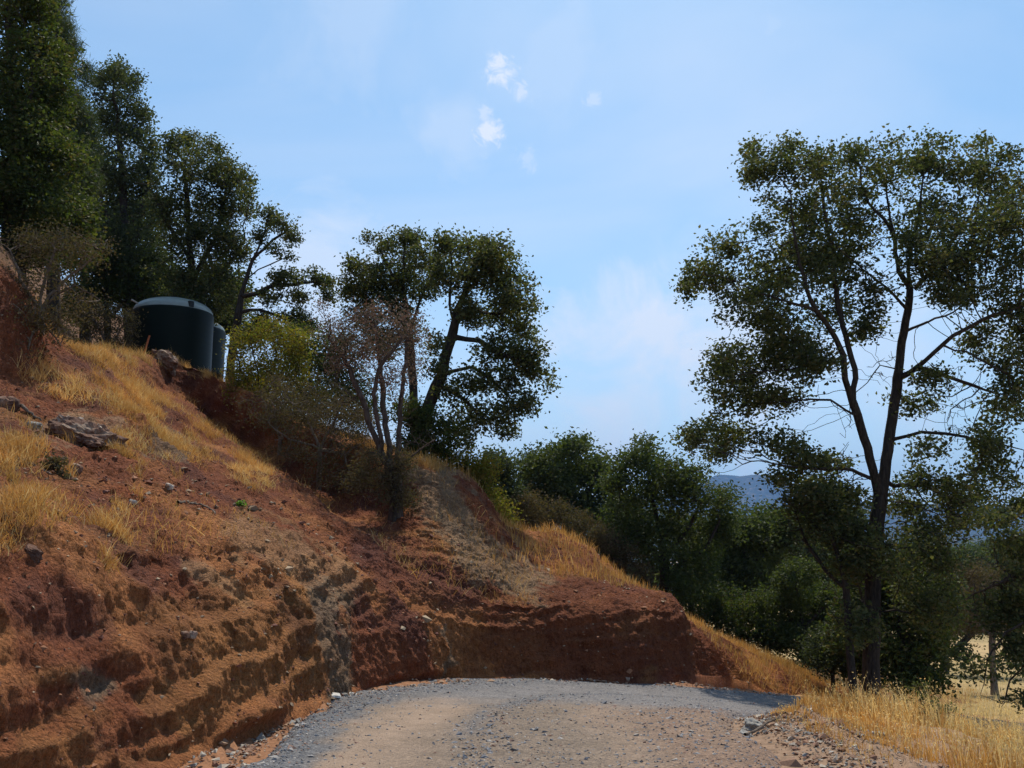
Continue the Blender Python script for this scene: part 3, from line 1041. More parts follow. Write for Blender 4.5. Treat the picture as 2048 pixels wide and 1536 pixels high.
def tree(name, label, cat, Y0, limbs, blobs, nat, leaves, leaf_size, mat, bark=None, rbase=.15, rtip=.006, step=.16, kill=.2,
         spread=.16, group=None, dsp=1.0, gap=.25, width=.55, droop=.15, vert=0.0, thick=.03, sides=(8, 3), gs=1.2, foliage='crown', wood='trunk', depth=1.0, whole=1.3):
    """limbs: list of polylines [(px, py, dY), ...]; the first starts at the base, later ones start on the nearest earlier point"""
    pos, par = [], []
    for li, ln in enumerate(limbs):
        pts = [P(q[0], q[1], Y0 + (q[2] if len(q) > 2 else 0)) for q in ln]
        dense = [pts[0]]
        for a, b in zip(pts[:-1], pts[1:]):
            k = max(1, int(np.linalg.norm(b - a) / (step * 1.3)))
            for s in range(1, k + 1):
                dense.append(a + (b - a) * s / k + rng.normal(0, .012, 3) * (s < k))
        if li == 0:
            x, y = dense[0][0], dense[0][1]
            gz = hgt(x, y)[0] - .12
            top = dense[0]
            if top[2] > gz:
                k = max(1, int((top[2] - gz) / (step * 1.3)))
                dense = [np.array([x, y, gz + (top[2] - gz) * s / k]) for s in range(k)] + dense
            else:
                dense = [np.array([x, y, gz])] + [q for q in dense if q[2] > gz + .05]
            start = -1
        else:
            arr = np.array(pos)
            start = int(np.linalg.norm(arr - dense[0], axis=1).argmin())
            dense = dense[1:]
        for q in dense:
            par.append(start if (start < 0 or True) else 0)
            pos.append(q)
            start = len(pos) - 1
    att, leafy = blob_points(blobs, Y0, nat, dsp, gap, gs, depth, True, whole)
    p2, q2 = colonize(pos, par, att, step, kill)
    r, cnt = radii_of(p2, q2, rbase, rtip)
    base = p2[0].copy()
    # gentle butt flare
    hgt_above = p2[:, 2] - base[2]
    near = np.linalg.norm(p2[:, :2] - base[:2], axis=1) < rbase * 3
    r = r * (1 + .45 * np.exp(-np.abs(hgt_above) / (rbase * 2.2)) * near)
    root = thing(name, tuple(base), label, cat, group)
    tm = branch_mesh(wood, p2 - base, q2, r, thick, sides)
    link(wood, tm, bark or M_BARK, root)
    if leaves:
        la = att[leafy]
        k = max(1, int(leaves / max(len(la), 1)))
        cnts = rng.poisson(k, len(la))
        cen = np.repeat(la, cnts, 0) + rng.normal(0, 1, (cnts.sum(), 3)) * spread * np.array([1, 1, .75])
        lm = leaf_mesh(foliage, cen - base, leaf_size, width, droop, vert)
        fo = link(foliage, lm, mat, root)
    STATS.append((name, len(tm.polygons) * 2, (len(lm.polygons) * 2) if leaves else 0, len(p2)))
    return root


# ------------------------------------------------------------------ the big oak on the right
tree('oak_tree', 'tallest oak at the right with twin leaning stems standing beyond the gravel road', 'tree', 21.5,
     [[(1747, 1420, 0), (1742, 1340, 0), (1745, 1200, 0), (1751, 1080, 0), (1764, 980, 0), (1776, 900, 0), (1785, 836, 0), (1794, 777, .1), (1800, 719, .1), (1808, 664, .2), (1816, 621, .2), (1820, 574, .3), (1816, 539, .3), (1835, 445, .4), (1847, 350, .5)],
      [(1760, 1000, 0), (1745, 936, -.2), (1728, 876, -.3), (1715, 830, -.4), (1690, 758, -.6), (1687, 711, -.7), (1671, 676, -.8), (1651, 644, -.9), (1632, 621, -1), (1612, 575, -1.1), (1590, 480, -1.2), (1580, 380, -1.2)],
      [(1706, 797, -.5), (1710, 738, -.5), (1696, 691, -.4), (1676, 613, -.3), (1668, 540, -.2), (1650, 430, 0), (1640, 350, 0)],
      [(1800, 758, .1), (1835, 734, -.3), (1866, 707, -.6), (1905, 672, -.9), (1964, 640, -1.2), (2042, 613, -1.5)],
      [(1808, 664, .2), (1855, 644, .5), (1905, 625, .8), (1990, 560, 1.2), (2040, 500, 1.4)],
      [(1822, 586, .3), (1878, 523, .8), (1925, 453, 1.2), (1964, 406, 1.4)],
      [(1812, 613, .2), (1788, 590, 0), (1741, 551, -.3), (1694, 512, -.6), (1651, 469, -.8)],
      [(1800, 560, .3), (1788, 469, .4), (1780, 437, .4), (1773, 387, .4), (1782, 330, .4)],
      [(1784, 455, .4), (1737, 406, .2), (1722, 367, .2), (1720, 330, .2)],
      [(1886, 699, -.7), (1933, 703, -1), (1972, 726, -1.2), (2010, 745, -1.3)],
      [(1843, 734, -.3), (1898, 754, -.2), (1944, 770, 0), (1999, 789, .2)],
      [(1790, 880, 0), (1843, 864, -.5), (1889, 867, -.8), (1954, 880, -1.2), (2048, 900, -1.7)],
      [(1775, 972, 0), (1843, 968, .5), (1889, 991, .8), (1954, 1014, 1.2), (2048, 1060, 1.6)],
      [(1755, 963, 0), (1705, 940, -.5), (1636, 938, -1.0), (1568, 931, -1.5), (1522, 922, -1.8), (1485, 929, -2.0), (1466, 915, -2.1), (1430, 895, -2.2), (1400, 880, -2.3)],
      [(1485, 929, -2.0), (1448, 945, -2.1), (1420, 945, -2.2)],
      [(1690, 711, -.7), (1640, 730, -1.2), (1560, 740, -1.8), (1480, 750, -2.2)],
      [(1632, 621, -1), (1560, 600, -1.5), (1480, 570, -1.9), (1410, 570, -2.2)],
      [(1718, 838, -.4), (1660, 800, -1), (1600, 800, -1.4)],
      [(1795, 735, .1), (1760, 730, .3), (1735, 765, .5)],
      [(1752, 1060, 0), (1700, 1050, -.5), (1640, 1060, -.9), (1600, 1020, -1.2)], [(1750, 1090, 0), (1810, 1090, .4), (1870, 1120, .6), (1910, 1160, .8)], [(1746, 1180, 0), (1700, 1170, -.4)], [(1744, 1230, 0), (1790, 1220, -.5), (1850, 1230, -.6)]],
     [(1545, 330, 42, 38), (1625, 330, 58, 45), (1505, 330, 18, 48), (1510, 300, 20, 16), (1600, 410, 72, 50), (1700, 320, 20, 26), (1700, 400, 55, 45), (1650, 475, 80, 45), (1720, 470, 50, 46), (1680, 540, 50, 40), (1745, 600, 36, 36), (1600, 500, 50, 40), (1590, 680, 50, 30), (1570, 295, 22, 18), (1715, 300, 16, 16),
      (1775, 330, 50, 48), (1860, 320, 60, 48), (1875, 275, 24, 18), (1945, 335, 60, 50), (1955, 285, 18, 16), (2010, 360, 55, 60), (1850, 430, 75, 55), (1940, 450, 90, 70), (2040, 470, 60, 90),
      (1470, 500, 60, 46), (1425, 555, 52, 42), (1380, 578, 24, 22), (1520, 455, 24, 20), (1540, 560, 60, 56), (1500, 615, 60, 34), (1620, 555, 70, 46), (1665, 620, 50, 38), (1565, 640, 50, 40),
      (1735, 655, 34, 22), (1440, 735, 52, 46), (1500, 725, 60, 46), (1565, 715, 60, 50), (1625, 725, 55, 42), (1480, 785, 56, 38), (1560, 800, 60, 36), (1390, 770, 22, 10, None, 'bare'),
      (1880, 530, 70, 50), (1960, 555, 80, 60), (2040, 620, 60, 80), (1900, 590, 50, 30), (1990, 680, 60, 40), (2035, 740, 40, 60), (1825, 480, 36, 55), (2010, 815, 42, 30),
      (1450, 865, 60, 34), (1395, 870, 38, 32), (1430, 905, 40, 18), (1545, 885, 50, 26), (1600, 905, 50, 24), (1655, 925, 60, 18), (1865, 765, 30, 28), (1835, 815, 32, 24), (1780, 790, 14, 14), (1860, 900, 40, 22),
      (1990, 945, 50, 36), (2035, 1000, 34, 38), (1905, 960, 36, 18), (1800, 1010, 46, 34), (1705, 1000, 46, 34), (1775, 1100, 70, 50), (1850, 1060, 46, 40), (1720, 1090, 30, 40), (1900, 1000, 34, 22),
      (1890, 775, 66, 60, None, 'bare'), (1765, 740, 30, 60, None, 'bare'), (1910, 830, 70, 34, None, 'bare'), (1895, 1050, 80, 44, None, 'bare'), (1700, 860, 26, 40, None, 'bare'), (1950, 880, 60, 40, None, 'bare'),
      (1600, 1010, 50, 40, None, 'bare'), (1660, 1070, 50, 50), (1840, 1140, 60, 60, None, 'bare'), (1900, 1120, 46, 56, None, 'bare'), (1830, 1190, 40, 40), (1690, 1180, 34, 50, None, 'bare'), (1570, 960, 46, 26), (1940, 1040, 50, 30), (1700, 1250, 34, 40, -.6), (1860, 1210, 50, 50, -.6), (1960, 1000, 50, 40), (1980, 880, 40, 40), (1840, 960, 50, 30), (1640, 980, 50, 26), (1880, 1110, 40, 40)],
     5000, 98000, .092, M_OAK, rbase=.175, rtip=.0055, step=.17, kill=.18, spread=.14, dsp=1.6, gap=.04, width=.62, depth=1.3, whole=3.0)

tree('slender_oak_tree', 'thin dark oak stem growing just left of the tallest oak trunk', 'tree', 20.8,
     [[(1705, 1372, 0), (1696, 1221, 0), (1687, 1152, 0), (1672, 1100, 0), (1655, 1050, 0), (1640, 1000, 0)],
      [(1692, 1180, 0), (1650, 1140, .2), (1610, 1080, .3), (1590, 1020, .3)],
      [(1700, 1280, 0), (1660, 1220, -.3)]],
     [(1600, 1010, 34, 26), (1640, 985, 30, 22), (1575, 1050, 26, 36, None, 'bare'), (1650, 1040, 40, 40), (1610, 1090, 40, 40, None, 'bare'), (1690, 1120, 36, 44), (1660, 1200, 26, 40, None, 'bare'), (1720, 1260, 30, 40)],
     420, 5200, .10, M_OAK, rbase=.085, rtip=.006, step=.15, kill=.17, spread=.15, gap=.1)

tree('oak_tree', 'drooping oak at the right edge with crooked grey twigs hanging over pale dry grass', 'tree', 15.0,
     [[(2150, 1470, 0), (2140, 1300, 0), (2110, 1180, 0), (2080, 1080, 0), (2060, 1000, 0)],
      [(2135, 1280, 0), (2060, 1240, -.2), (2010, 1265, -.3), (1985, 1300, -.3), (1972, 1340, -.3), (1960, 1390, -.3)],
      [(2110, 1190, 0), (2040, 1150, 0), (1985, 1170, 0), (1930, 1200, 0)],
      [(2140, 1350, 0), (2050, 1330, 0), (2020, 1360, 0), (2010, 1400, 0)]],
     [(2030, 1080, 40, 36), (1985, 1100, 40, 40, None, 'bare'), (2020, 1150, 44, 40, None, 'bare'), (1960, 1190, 50, 30, None, 'bare'), (2040, 1210, 30, 50), (2020, 1320, 46, 34), (2040, 1390, 28, 44), (1950, 1345, 24, 22), (1992, 1345, 26, 26, None), (1925, 1310, 18, 20), (2040, 1290, 30, 26), (1990, 1270, 36, 30, None, 'bare'), (2040, 1150, 30, 40), (2000, 1220, 40, 40), (2010, 1050, 40, 30), (2005, 1410, 18, 30, None, 'bare')],
     900, 8500, .07, M_OAK, rbase=.11, rtip=.0045, step=.11, kill=.12, spread=.10, gap=.1, dsp=.5)

# ------------------------------------------------------------------ the pair of oaks above the road cut
tree('oak_tree', 'leaning oak with drooping right side silhouetted above the middle of the road cut', 'tree', 24.0,
     [[(838, 890, 0), (850, 842, 0), (865, 792, 0), (883, 752, 0), (890, 716, 0), (904, 673, 0), (911, 641, 0), (911, 623, 0), (929, 591, .2), (958, 555, .4), (979, 519, .5)],
      [(907, 655, 0), (899, 609, -.2), (901, 573, -.3), (904, 537, -.3), (901, 502, -.3)],
      [(911, 641, 0), (933, 627, .2), (958, 623, .4), (994, 630, .6), (1030, 600, .7)],
      [(907, 677, 0), (958, 681, -.3), (987, 702, -.5), (1030, 716, -.8)],
      [(886, 745, 0), (944, 734, .3), (976, 752, .5), (1012, 788, .8), (1045, 817, 1)],
      [(876, 765, 0), (930, 800, -.3), (970, 840, -.6)],
      [(880, 740, 0), (858, 724, .2), (845, 710, .3)],
      [(911, 623, 0), (950, 540, -.5), (935, 500, -.6)]],
     [(895, 490, 30, 24), (930, 500, 46, 34), (985, 508, 46, 36), (1015, 545, 36, 40), (905, 550, 36, 40), (960, 555, 56, 42), (1030, 590, 38, 36), (1058, 620, 16, 26), (985, 620, 56, 38), (1030, 660, 36, 30), (930, 620, 30, 30),
      (868, 690, 24, 22), (995, 700, 46, 26), (1040, 720, 40, 30), (1075, 750, 28, 22), (1093, 775, 12, 10), (1015, 755, 46, 34), (955, 765, 34, 30), (1050, 805, 30, 24), (985, 825, 46, 30), (925, 835, 36, 32), (1010, 862, 22, 12), (870, 735, 20, 16), (900, 790, 26, 22), (935, 880, 14, 20), (1070, 700, 20, 24)],
     2100, 24000, .096, M_OAK, rbase=.17, rtip=.007, step=.2, kill=.2, spread=.14, dsp=1.2, gap=.04, width=.6, depth=1.4, whole=2.6)

tree('oak_tree', 'upright oak behind the rust coloured shrub tree, left of the leaning oak', 'tree', 27.0,
     [[(830, 870, 0), (826, 760, 0), (820, 690, 0), (813, 630, 0), (806, 573, 0), (808, 502, 0), (812, 480, 0)],
      [(818, 660, 0), (770, 600, .3), (735, 570, .5), (710, 540, .6)],
      [(818, 670, 0), (833, 623, -.2), (851, 573, -.3), (868, 555, -.4)],
      [(808, 600, 0), (780, 540, -.4), (760, 500, -.5)]],
     [(815, 475, 34, 22), (755, 488, 28, 18), (790, 508, 40, 30), (850, 520, 30, 34), (712, 528, 26, 20), (740, 560, 44, 34), (700, 572, 22, 28), (728, 605, 38, 26), (782, 562, 40, 40), (822, 560, 32, 40), (856, 572, 20, 28), (790, 615, 40, 28), (735, 640, 34, 24), (878, 530, 18, 26), (800, 660, 40, 30), (760, 690, 40, 30)],
     1200, 18000, .098, M_OAK, rbase=.13, rtip=.008, step=.22, kill=.22, spread=.13, dsp=1.0, gap=.1, depth=1.4)

tree('shrub_tree', 'half dead shrub tree with rust and pinkish leaves leaning from the top of the cut', 'tree', 18.6,
     [[(793, 965, 0), (779, 942, 0), (757, 888, 0), (740, 852, 0), (732, 817, 0), (711, 770, 0), (686, 709, 0), (657, 677, 0)],
      [(768, 905, 0), (756, 850, -.2), (747, 788, -.3), (757, 741, -.3), (779, 709, -.4), (804, 677, -.4)],
      [(785, 950, 0), (768, 824, .3), (761, 734, .4), (754, 680, .4), (745, 630, .4)],
      [(790, 955, 0), (798, 880, .2), (802, 800, .2), (812, 730, .3), (815, 650, .3)],
      [(800, 930, 0), (840, 900, -.2), (870, 880, -.3)],
      [(732, 817, 0), (700, 790, -.3), (670, 760, -.4)]],
     [(655, 655, 34, 34), (700, 650, 44, 40), (752, 640, 44, 38), (800, 635, 44, 36), (832, 680, 26, 46), (772, 700, 56, 46), (720, 705, 50, 46), (680, 715, 36, 36), (820, 740, 30, 40), (780, 765, 40, 36), (700, 770, 50, 36, None, 'bare'), (800, 830, 36, 46, None, 'bare'), (840, 880, 40, 30, None, 'bare'), (640, 620, 10, 20)],
     2700, 11000, .045, M_RUST, bark=m_bark('dark_twig_bark', (.045, .033, .028), (.13, .098, .08)), rbase=.125, rtip=.0042, step=.11, kill=.11, spread=.10, dsp=.7, gap=.3, thick=.02)

tree('oak_tree', 'small open oak with spreading arms behind the yellow green shrubs', 'tree', 30.0,
     [[(462, 720, 0), (468, 672, 0), (475, 641, 0), (482, 593, 0), (492, 559, 0), (506, 518, 0), (523, 481, 0), (533, 450, 0), (540, 425, 0)],
      [(492, 559, 0), (516, 539, 0), (540, 529, 0), (564, 518, 0), (591, 512, 0)],
      [(482, 593, 0), (513, 587, 0), (547, 570, 0), (581, 570, 0), (632, 563, 0), (666, 576, 0)],
      [(506, 518, 0), (545, 480, 0), (575, 460, 0)],
      [(478, 620, 0), (520, 620, 0), (570, 635, 0)]],
     [(535, 430, 22, 16), (562, 450, 26, 22), (582, 478, 16, 16), (520, 470, 18, 16), (586, 515, 12, 10), (548, 500, 20, 12), (560, 558, 32, 18), (600, 552, 36, 20), (642, 565, 28, 20), (658, 592, 14, 14), (592, 592, 30, 14), (540, 595, 24, 16), (578, 632, 36, 24), (610, 650, 24, 24), (530, 645, 32, 26)],
     650, 10500, .10, M_OAK, rbase=.13, rtip=.010, step=.2, kill=.2, spread=.12, dsp=.5, gap=.1)

# ------------------------------------------------------------------ wooded slope behind the tanks
tree('oak_tree', 'broad oak with rounded crown directly behind the two green water tanks', 'tree', 33.0,
     [[(392, 720, 0), (386, 600, 0), (380, 500, 0), (376, 420, 0), (368, 340, 0)],
      [(384, 560, 0), (430, 480, .4), (450, 400, .5)],
      [(382, 520, 0), (330, 440, -.4), (300, 370, -.5), (270, 365, -.5)],
      [(386, 600, 0), (450, 540, -.5), (490, 480, -.5)]],
     [(350, 288, 26, 22), (378, 285, 18, 20), (415, 305, 34, 24), (442, 332, 22, 26), (365, 335, 38, 34), (422, 362, 48, 38), (470, 358, 30, 34), (400, 420, 50, 38), (462, 425, 38, 40), (492, 400, 16, 36), (430, 480, 50, 40), (375, 480, 50, 40), (472, 500, 30, 40), (422, 550, 56, 40), (365, 560, 50, 46), (445, 605, 40, 40), (340, 410, 34, 46), (390, 620, 50, 40)],
     1500, 31000, .115, M_OAK, rbase=.22, rtip=.010, step=.28, kill=.28, spread=.17, dsp=1.3, gap=.1, depth=1.3)

tree('oak_tree', 'tall rounded oak rising between the dark pine and the oak behind the tanks', 'tree', 37.0,
     [[(262, 690, 0), (256, 560, 0), (250, 440, 0), (245, 350, 0), (235, 240, 0)],
      [(252, 470, 0), (290, 400, .4), (300, 330, .5)],
      [(252, 500, 0), (210, 420, -.4), (195, 350, -.5)]],
     [(200, 160, 22, 22), (236, 148, 34, 22), (262, 175, 24, 34), (225, 200, 44, 34), (282, 222, 22, 24), (212, 250, 40, 38), (265, 268, 48, 42), (303, 300, 20, 38), (240, 330, 58, 46), (288, 362, 38, 38), (250, 400, 58, 46), (200, 345, 48, 56), (308, 432, 46, 46), (250, 480, 60, 48), (200, 450, 50, 56), (300, 520, 56, 56), (230, 560, 50, 46)],
     1600, 34000, .13, M_OAK_FAR, rbase=.24, rtip=.011, step=.3, kill=.3, spread=.19, dsp=1.6, gap=.1, depth=1.3)

tree('pine_tree', 'dark pine with long needle tufts near the upper left corner', 'tree', 29.0,
     [[(104, 700, 0), (108, 560, 0), (112, 400, 0), (116, 200, 0), (112, 60, 0), (108, -60, 0)],
      [(112, 300, 0), (150, 240, .3)], [(114, 180, 0), (140, 120, -.3)], [(112, 90, 0), (90, 40, .3)], [(112, 400, 0), (160, 350, -.4)]],
     [(100, -30, 50, 36), (95, 25, 44, 30), (126, 60, 24, 24), (142, 88, 12, 20), (120, 120, 30, 24), (150, 150, 24, 24), (172, 150, 10, 24), (146, 205, 32, 34), (168, 225, 14, 30), (120, 260, 44, 34), (140, 320, 40, 34), (120, 390, 50, 34), (160, 400, 28, 30), (90, 470, 50, 34), (175, 300, 26, 40), (165, 350, 30, 40), (180, 260, 16, 30)],
     850, 35000, .28, M_PINE, rbase=.2, rtip=.012, step=.26, kill=.28, spread=.12, dsp=.8, gap=.1, width=.055, vert=.35, foliage='needles', depth=1.3)

tree('evergreen_oak_tree', 'massive dark evergreen oak filling the upper left corner of the hillside', 'tree', 19.5,
     [[(20, 640, 0), (24, 520, 0), (30, 400, 0), (28, 250, 0), (20, 100, 0), (15, -60, 0)],
      [(28, 420, 0), (80, 340, .4), (110, 280, .5)], [(26, 300, 0), (60, 200, -.5), (70, 110, -.6)], [(26, 500, 0), (90, 450, -.3), (140, 440, -.4)], [(26, 350, 0), (-60, 280, 0)]],
     [(20, -30, 80, 60), (60, 20, 50, 50), (20, 90, 70, 60), (90, 110, 50, 50), (40, 180, 80, 60), (112, 190, 42, 60), (10, 270, 70, 60), (90, 270, 66, 60), (50, 350, 80, 60), (130, 345, 44, 56), (20, 430, 80, 60), (100, 430, 60, 50), (155, 430, 34, 46), (60, 500, 70, 36), (150, 500, 44, 30), (-50, 200, 60, 120), (-50, 380, 60, 80)],
     2400, 60000, .09, M_LIVE, rbase=.24, rtip=.007, step=.2, kill=.22, spread=.17, dsp=1.0, gap=0.0, width=.6, depth=1.2, whole=.45)

tree('evergreen_oak_tree', 'dark bushy oak in shade just left of the water tanks', 'tree', 36.0,
     [[(215, 700, 0), (215, 620, 0), (210, 540, 0)], [(215, 640, 0), (260, 590, 0), (290, 540, 0)]],
     [(200, 520, 44, 34), (250, 540, 50, 40), (300, 555, 44, 36), (180, 580, 44, 40), (240, 600, 50, 36), (330, 590, 40, 26), (205, 490, 26, 20), (160, 620, 40, 30)],
     480, 14000, .12, M_LIVE, rbase=.13, rtip=.010, step=.24, kill=.26, spread=.22, dsp=.8, gap=.15)

tree('brush', 'bare tangled brush overhanging the top of the leftmost red cut', 'brush', 15.4,
     [[(80, 640, 0), (80, 600, 0), (90, 560, 0), (110, 500, 0)], [(80, 620, 0), (40, 560, -.2), (20, 500, -.2)], [(82, 610, 0), (130, 560, .2), (180, 520, .3), (215, 480, .3)],
      [(80, 630, 0), (110, 590, 0), (150, 570, 0), (200, 600, 0)], [(80, 640, 0), (60, 680, -.6), (50, 720, -.7)], [(84, 640, 0), (120, 690, -.3), (150, 700, -.3)]],
     [(60, 490, 60, 34), (120, 480, 50, 30), (180, 500, 44, 30), (30, 560, 40, 40), (100, 560, 50, 40), (150, 600, 40, 40), (60, 640, 60, 40, -.5), (30, 700, 40, 36, -.6), (110, 650, 40, 40, -.3)],
     1900, 9000, .045, M_GREY, bark=M_BARK_PALE, rbase=.06, rtip=.0042, step=.13, kill=.12, spread=.12, dsp=.4, gap=.3, thick=.02, foliage='foliage', wood='stems')

# ------------------------------------------------------------------ brush on the top of the cut
tree('shrub', 'yellow green shrub with upright stems right beside the half hidden water tank', 'shrub', 25.0,
     [[(520, 800, 0), (515, 740, 0), (500, 680, 0)], [(520, 790, 0), (550, 730, 0), (560, 670, 0)], [(520, 795, 0), (480, 740, 0), (470, 690, 0)], [(522, 790, 0), (590, 740, 0), (610, 690, 0)]],
     [(478, 690, 26, 40), (515, 675, 36, 36), (560, 680, 40, 40), (600, 690, 30, 40), (490, 745, 40, 40), (550, 745, 50, 40), (605, 750, 34, 44), (500, 800, 46, 40), (560, 810, 50, 40), (620, 800, 30, 40), (470, 770, 20, 30), (545, 650, 20, 16)],
     1300, 15000, .07, M_YELLOW, rbase=.05, rtip=.006, step=.16, kill=.16, spread=.15, dsp=.5, gap=.25, foliage='foliage', wood='stems')
tree('shrub', 'green shrub patch at the foot of the small open oak', 'shrub', 27.5,
     [[(620, 760, 0), (615, 700, 0), (600, 650, 0)], [(620, 740, 0), (650, 700, 0)]],
     [(580, 680, 34, 34), (630, 690, 40, 38), (670, 720, 34, 36), (640, 740, 50, 40), (600, 720, 36, 30), (540, 760, 46, 40), (600, 790, 50, 40), (660, 800, 50, 40), (700, 760, 36, 46), (500, 780, 40, 40), (730, 810, 40, 40), (690, 690, 26, 34)],
     800, 21000, .085, M_BUSH, rbase=.05, rtip=.007, step=.18, kill=.18, spread=.17, dsp=.5, gap=.15, foliage='foliage', wood='stems')
tree('brush', 'grey brown tangled brush drooping over the shaded hollow in the cut', 'brush', 21.0,
     [[(640, 900, 0), (620, 850, 0), (590, 810, 0)], [(640, 890, 0), (670, 840, 0), (690, 790, 0)], [(640, 895, 0), (580, 880, -.3), (540, 850, -.4)], [(645, 900, 0), (690, 910, -.4), (700, 950, -.6)], [(640, 900, 0), (610, 930, -.4)]],
     [(545, 830, 36, 34), (590, 840, 46, 40), (640, 830, 46, 40), (690, 830, 40, 40), (600, 890, 50, 36, -.4), (660, 900, 50, 36, -.4), (715, 900, 36, 44, -.3), (560, 790, 30, 30), (650, 950, 40, 26, -.5), (700, 960, 40, 26, -.6), (740, 860, 30, 50)],
     2400, 12000, .045, M_GREY, bark=M_BARK_PALE, rbase=.06, rtip=.0045, step=.13, kill=.12, spread=.12, dsp=.4, gap=.3, thick=.02, foliage='foliage', wood='stems')
tree('shrub', 'dark green bush under the leaning oak at the top of the cut', 'shrub', 22.5,
     [[(850, 900, 0), (850, 860, 0), (845, 830, 0)], [(850, 890, 0), (880, 860, 0)]],
     [(820, 830, 30, 34), (855, 850, 34, 34), (885, 870, 30, 26), (830, 890, 36, 24), (870, 905, 30, 16)],
     320, 8500, .08, M_LIVE, rbase=.04, rtip=.006, step=.15, kill=.15, spread=.15, dsp=.4, gap=.1, foliage='foliage', wood='stems')
tree('shrub', 'dark brush hanging against the foot of the rust coloured shrub tree', 'shrub', 18.4,
     [[(790, 980, 0), (780, 940, 0), (760, 910, 0)], [(790, 970, 0), (815, 990, -.2)]],
     [(745, 930, 30, 30), (775, 970, 30, 34), (810, 985, 26, 34), (720, 960, 26, 24), (800, 930, 24, 26), (760, 890, 26, 24, None, 'bare')],
     420, 6500, .05, M_GREY, rbase=.04, rtip=.0045, step=.11, kill=.11, spread=.11, dsp=.3, gap=.2, foliage='foliage', wood='stems')
tree('shrub', 'olive shrub with yellowish tips on the crest right of the pale slope', 'shrub', 23.2,
     [[(940, 1000, 0), (935, 960, 0), (920, 930, 0)], [(940, 990, 0), (970, 950, 0)]],
     [(905, 925, 26, 22), (940, 945, 34, 32), (975, 960, 26, 36), (945, 990, 36, 28), (985, 1000, 26, 34), (1005, 1035, 20, 22)],
     460, 9500, .075, M_YELLOW, rbase=.04, rtip=.006, step=.15, kill=.15, spread=.14, dsp=.4, gap=.2, foliage='foliage', wood='stems')
tree('shrub', 'low dark bush rooted on the pale crumbling slope', 'shrub', 20.8,
     [[(935, 1005, 0), (930, 985, 0)]],
     [(920, 975, 18, 14), (945, 995, 22, 16), (965, 1015, 12, 12)],
     140, 2600, .055, M_LIVE, rbase=.03, rtip=.006, step=.1, kill=.1, spread=.08, dsp=.2, gap=.1, foliage='foliage', wood='stems')
tree('oak_tree', 'young grey green oak peeping over the crest behind the olive shrub', 'tree', 33.0,
     [[(990, 1060, 0), (990, 980, 0), (988, 930, 0)]],
     [(985, 925, 18, 20), (1005, 945, 22, 26), (975, 960, 26, 26), (1010, 985, 26, 30)],
     220, 6000, .12, M_OAK_FAR, rbase=.08, rtip=.009, step=.22, kill=.24, spread=.2, dsp=.6, gap=.1)

tree('oak_tree', 'deep shaded oak wood edge behind the pine and the evergreen oak', 'tree', 46.0,
     [[(170, 700, 0), (170, 560, 0), (165, 420, 0), (160, 280, 0)], [(170, 520, 0), (230, 420, 0)], [(170, 480, 0), (120, 380, 0)]],
     [(130, 240, 40, 50), (170, 300, 46, 50), (200, 360, 50, 50), (140, 380, 60, 60), (250, 440, 60, 50), (190, 460, 60, 60), (300, 500, 60, 50), (130, 500, 50, 50), (240, 560, 60, 50), (330, 570, 50, 46), (180, 590, 60, 46)],
     700, 21000, .19, M_LIVE, rbase=.24, rtip=.014, step=.4, kill=.4, spread=.32, dsp=1.5, gap=.15)
tree('oak_tree', 'shaded oak thicket filling the gap behind the second tank', 'tree', 38.0,
     [[(440, 730, 0), (440, 640, 0), (430, 560, 0)], [(440, 680, 0), (480, 620, 0)]],
     [(430, 560, 40, 36), (470, 600, 36, 36), (440, 640, 40, 36), (500, 660, 36, 30), (400, 650, 40, 30), (350, 640, 40, 30), (300, 620, 40, 40), (470, 560, 26, 26)],
     500, 14000, .16, M_LIVE, rbase=.15, rtip=.012, step=.3, kill=.3, spread=.22, dsp=1.2, gap=.1)
tree('brush', 'dark leafless scrub between the big tank and the leftmost cut', 'brush', 27.5,
     [[(215, 720, 0), (205, 670, 0), (190, 640, 0)], [(215, 710, 0), (240, 660, 0), (255, 630, 0)]],
     [(175, 640, 36, 40), (210, 650, 36, 44), (245, 655, 26, 44), (195, 690, 46, 26), (240, 700, 26, 22)],
     800, 6000, .065, M_GREY, bark=M_BARK_PALE, rbase=.05, rtip=.005, step=.15, kill=.14, spread=.13, dsp=.4, gap=.25, thick=.02, foliage='foliage', wood='stems')
tree('brush', 'olive and grey scrub filling the bank below the yellow green shrub', 'brush', 22.6,
     [[(560, 880, 0), (545, 830, 0), (520, 790, 0)], [(560, 870, 0), (600, 820, 0), (620, 780, 0)], [(560, 875, 0), (650, 830, 0), (690, 790, 0)]],
     [(500, 800, 36, 24), (530, 830, 40, 26), (580, 810, 44, 36), (630, 800, 40, 36), (680, 810, 40, 40), (600, 850, 50, 30), (660, 850, 50, 34), (560, 780, 40, 30), (720, 840, 34, 36), (640, 770, 34, 26)],
     1700, 9500, .05, M_GREY, bark=M_BARK_PALE, rbase=.05, rtip=.0045, step=.14, kill=.13, spread=.13, dsp=.4, gap=.25, thick=.02, foliage='foliage', wood='stems')

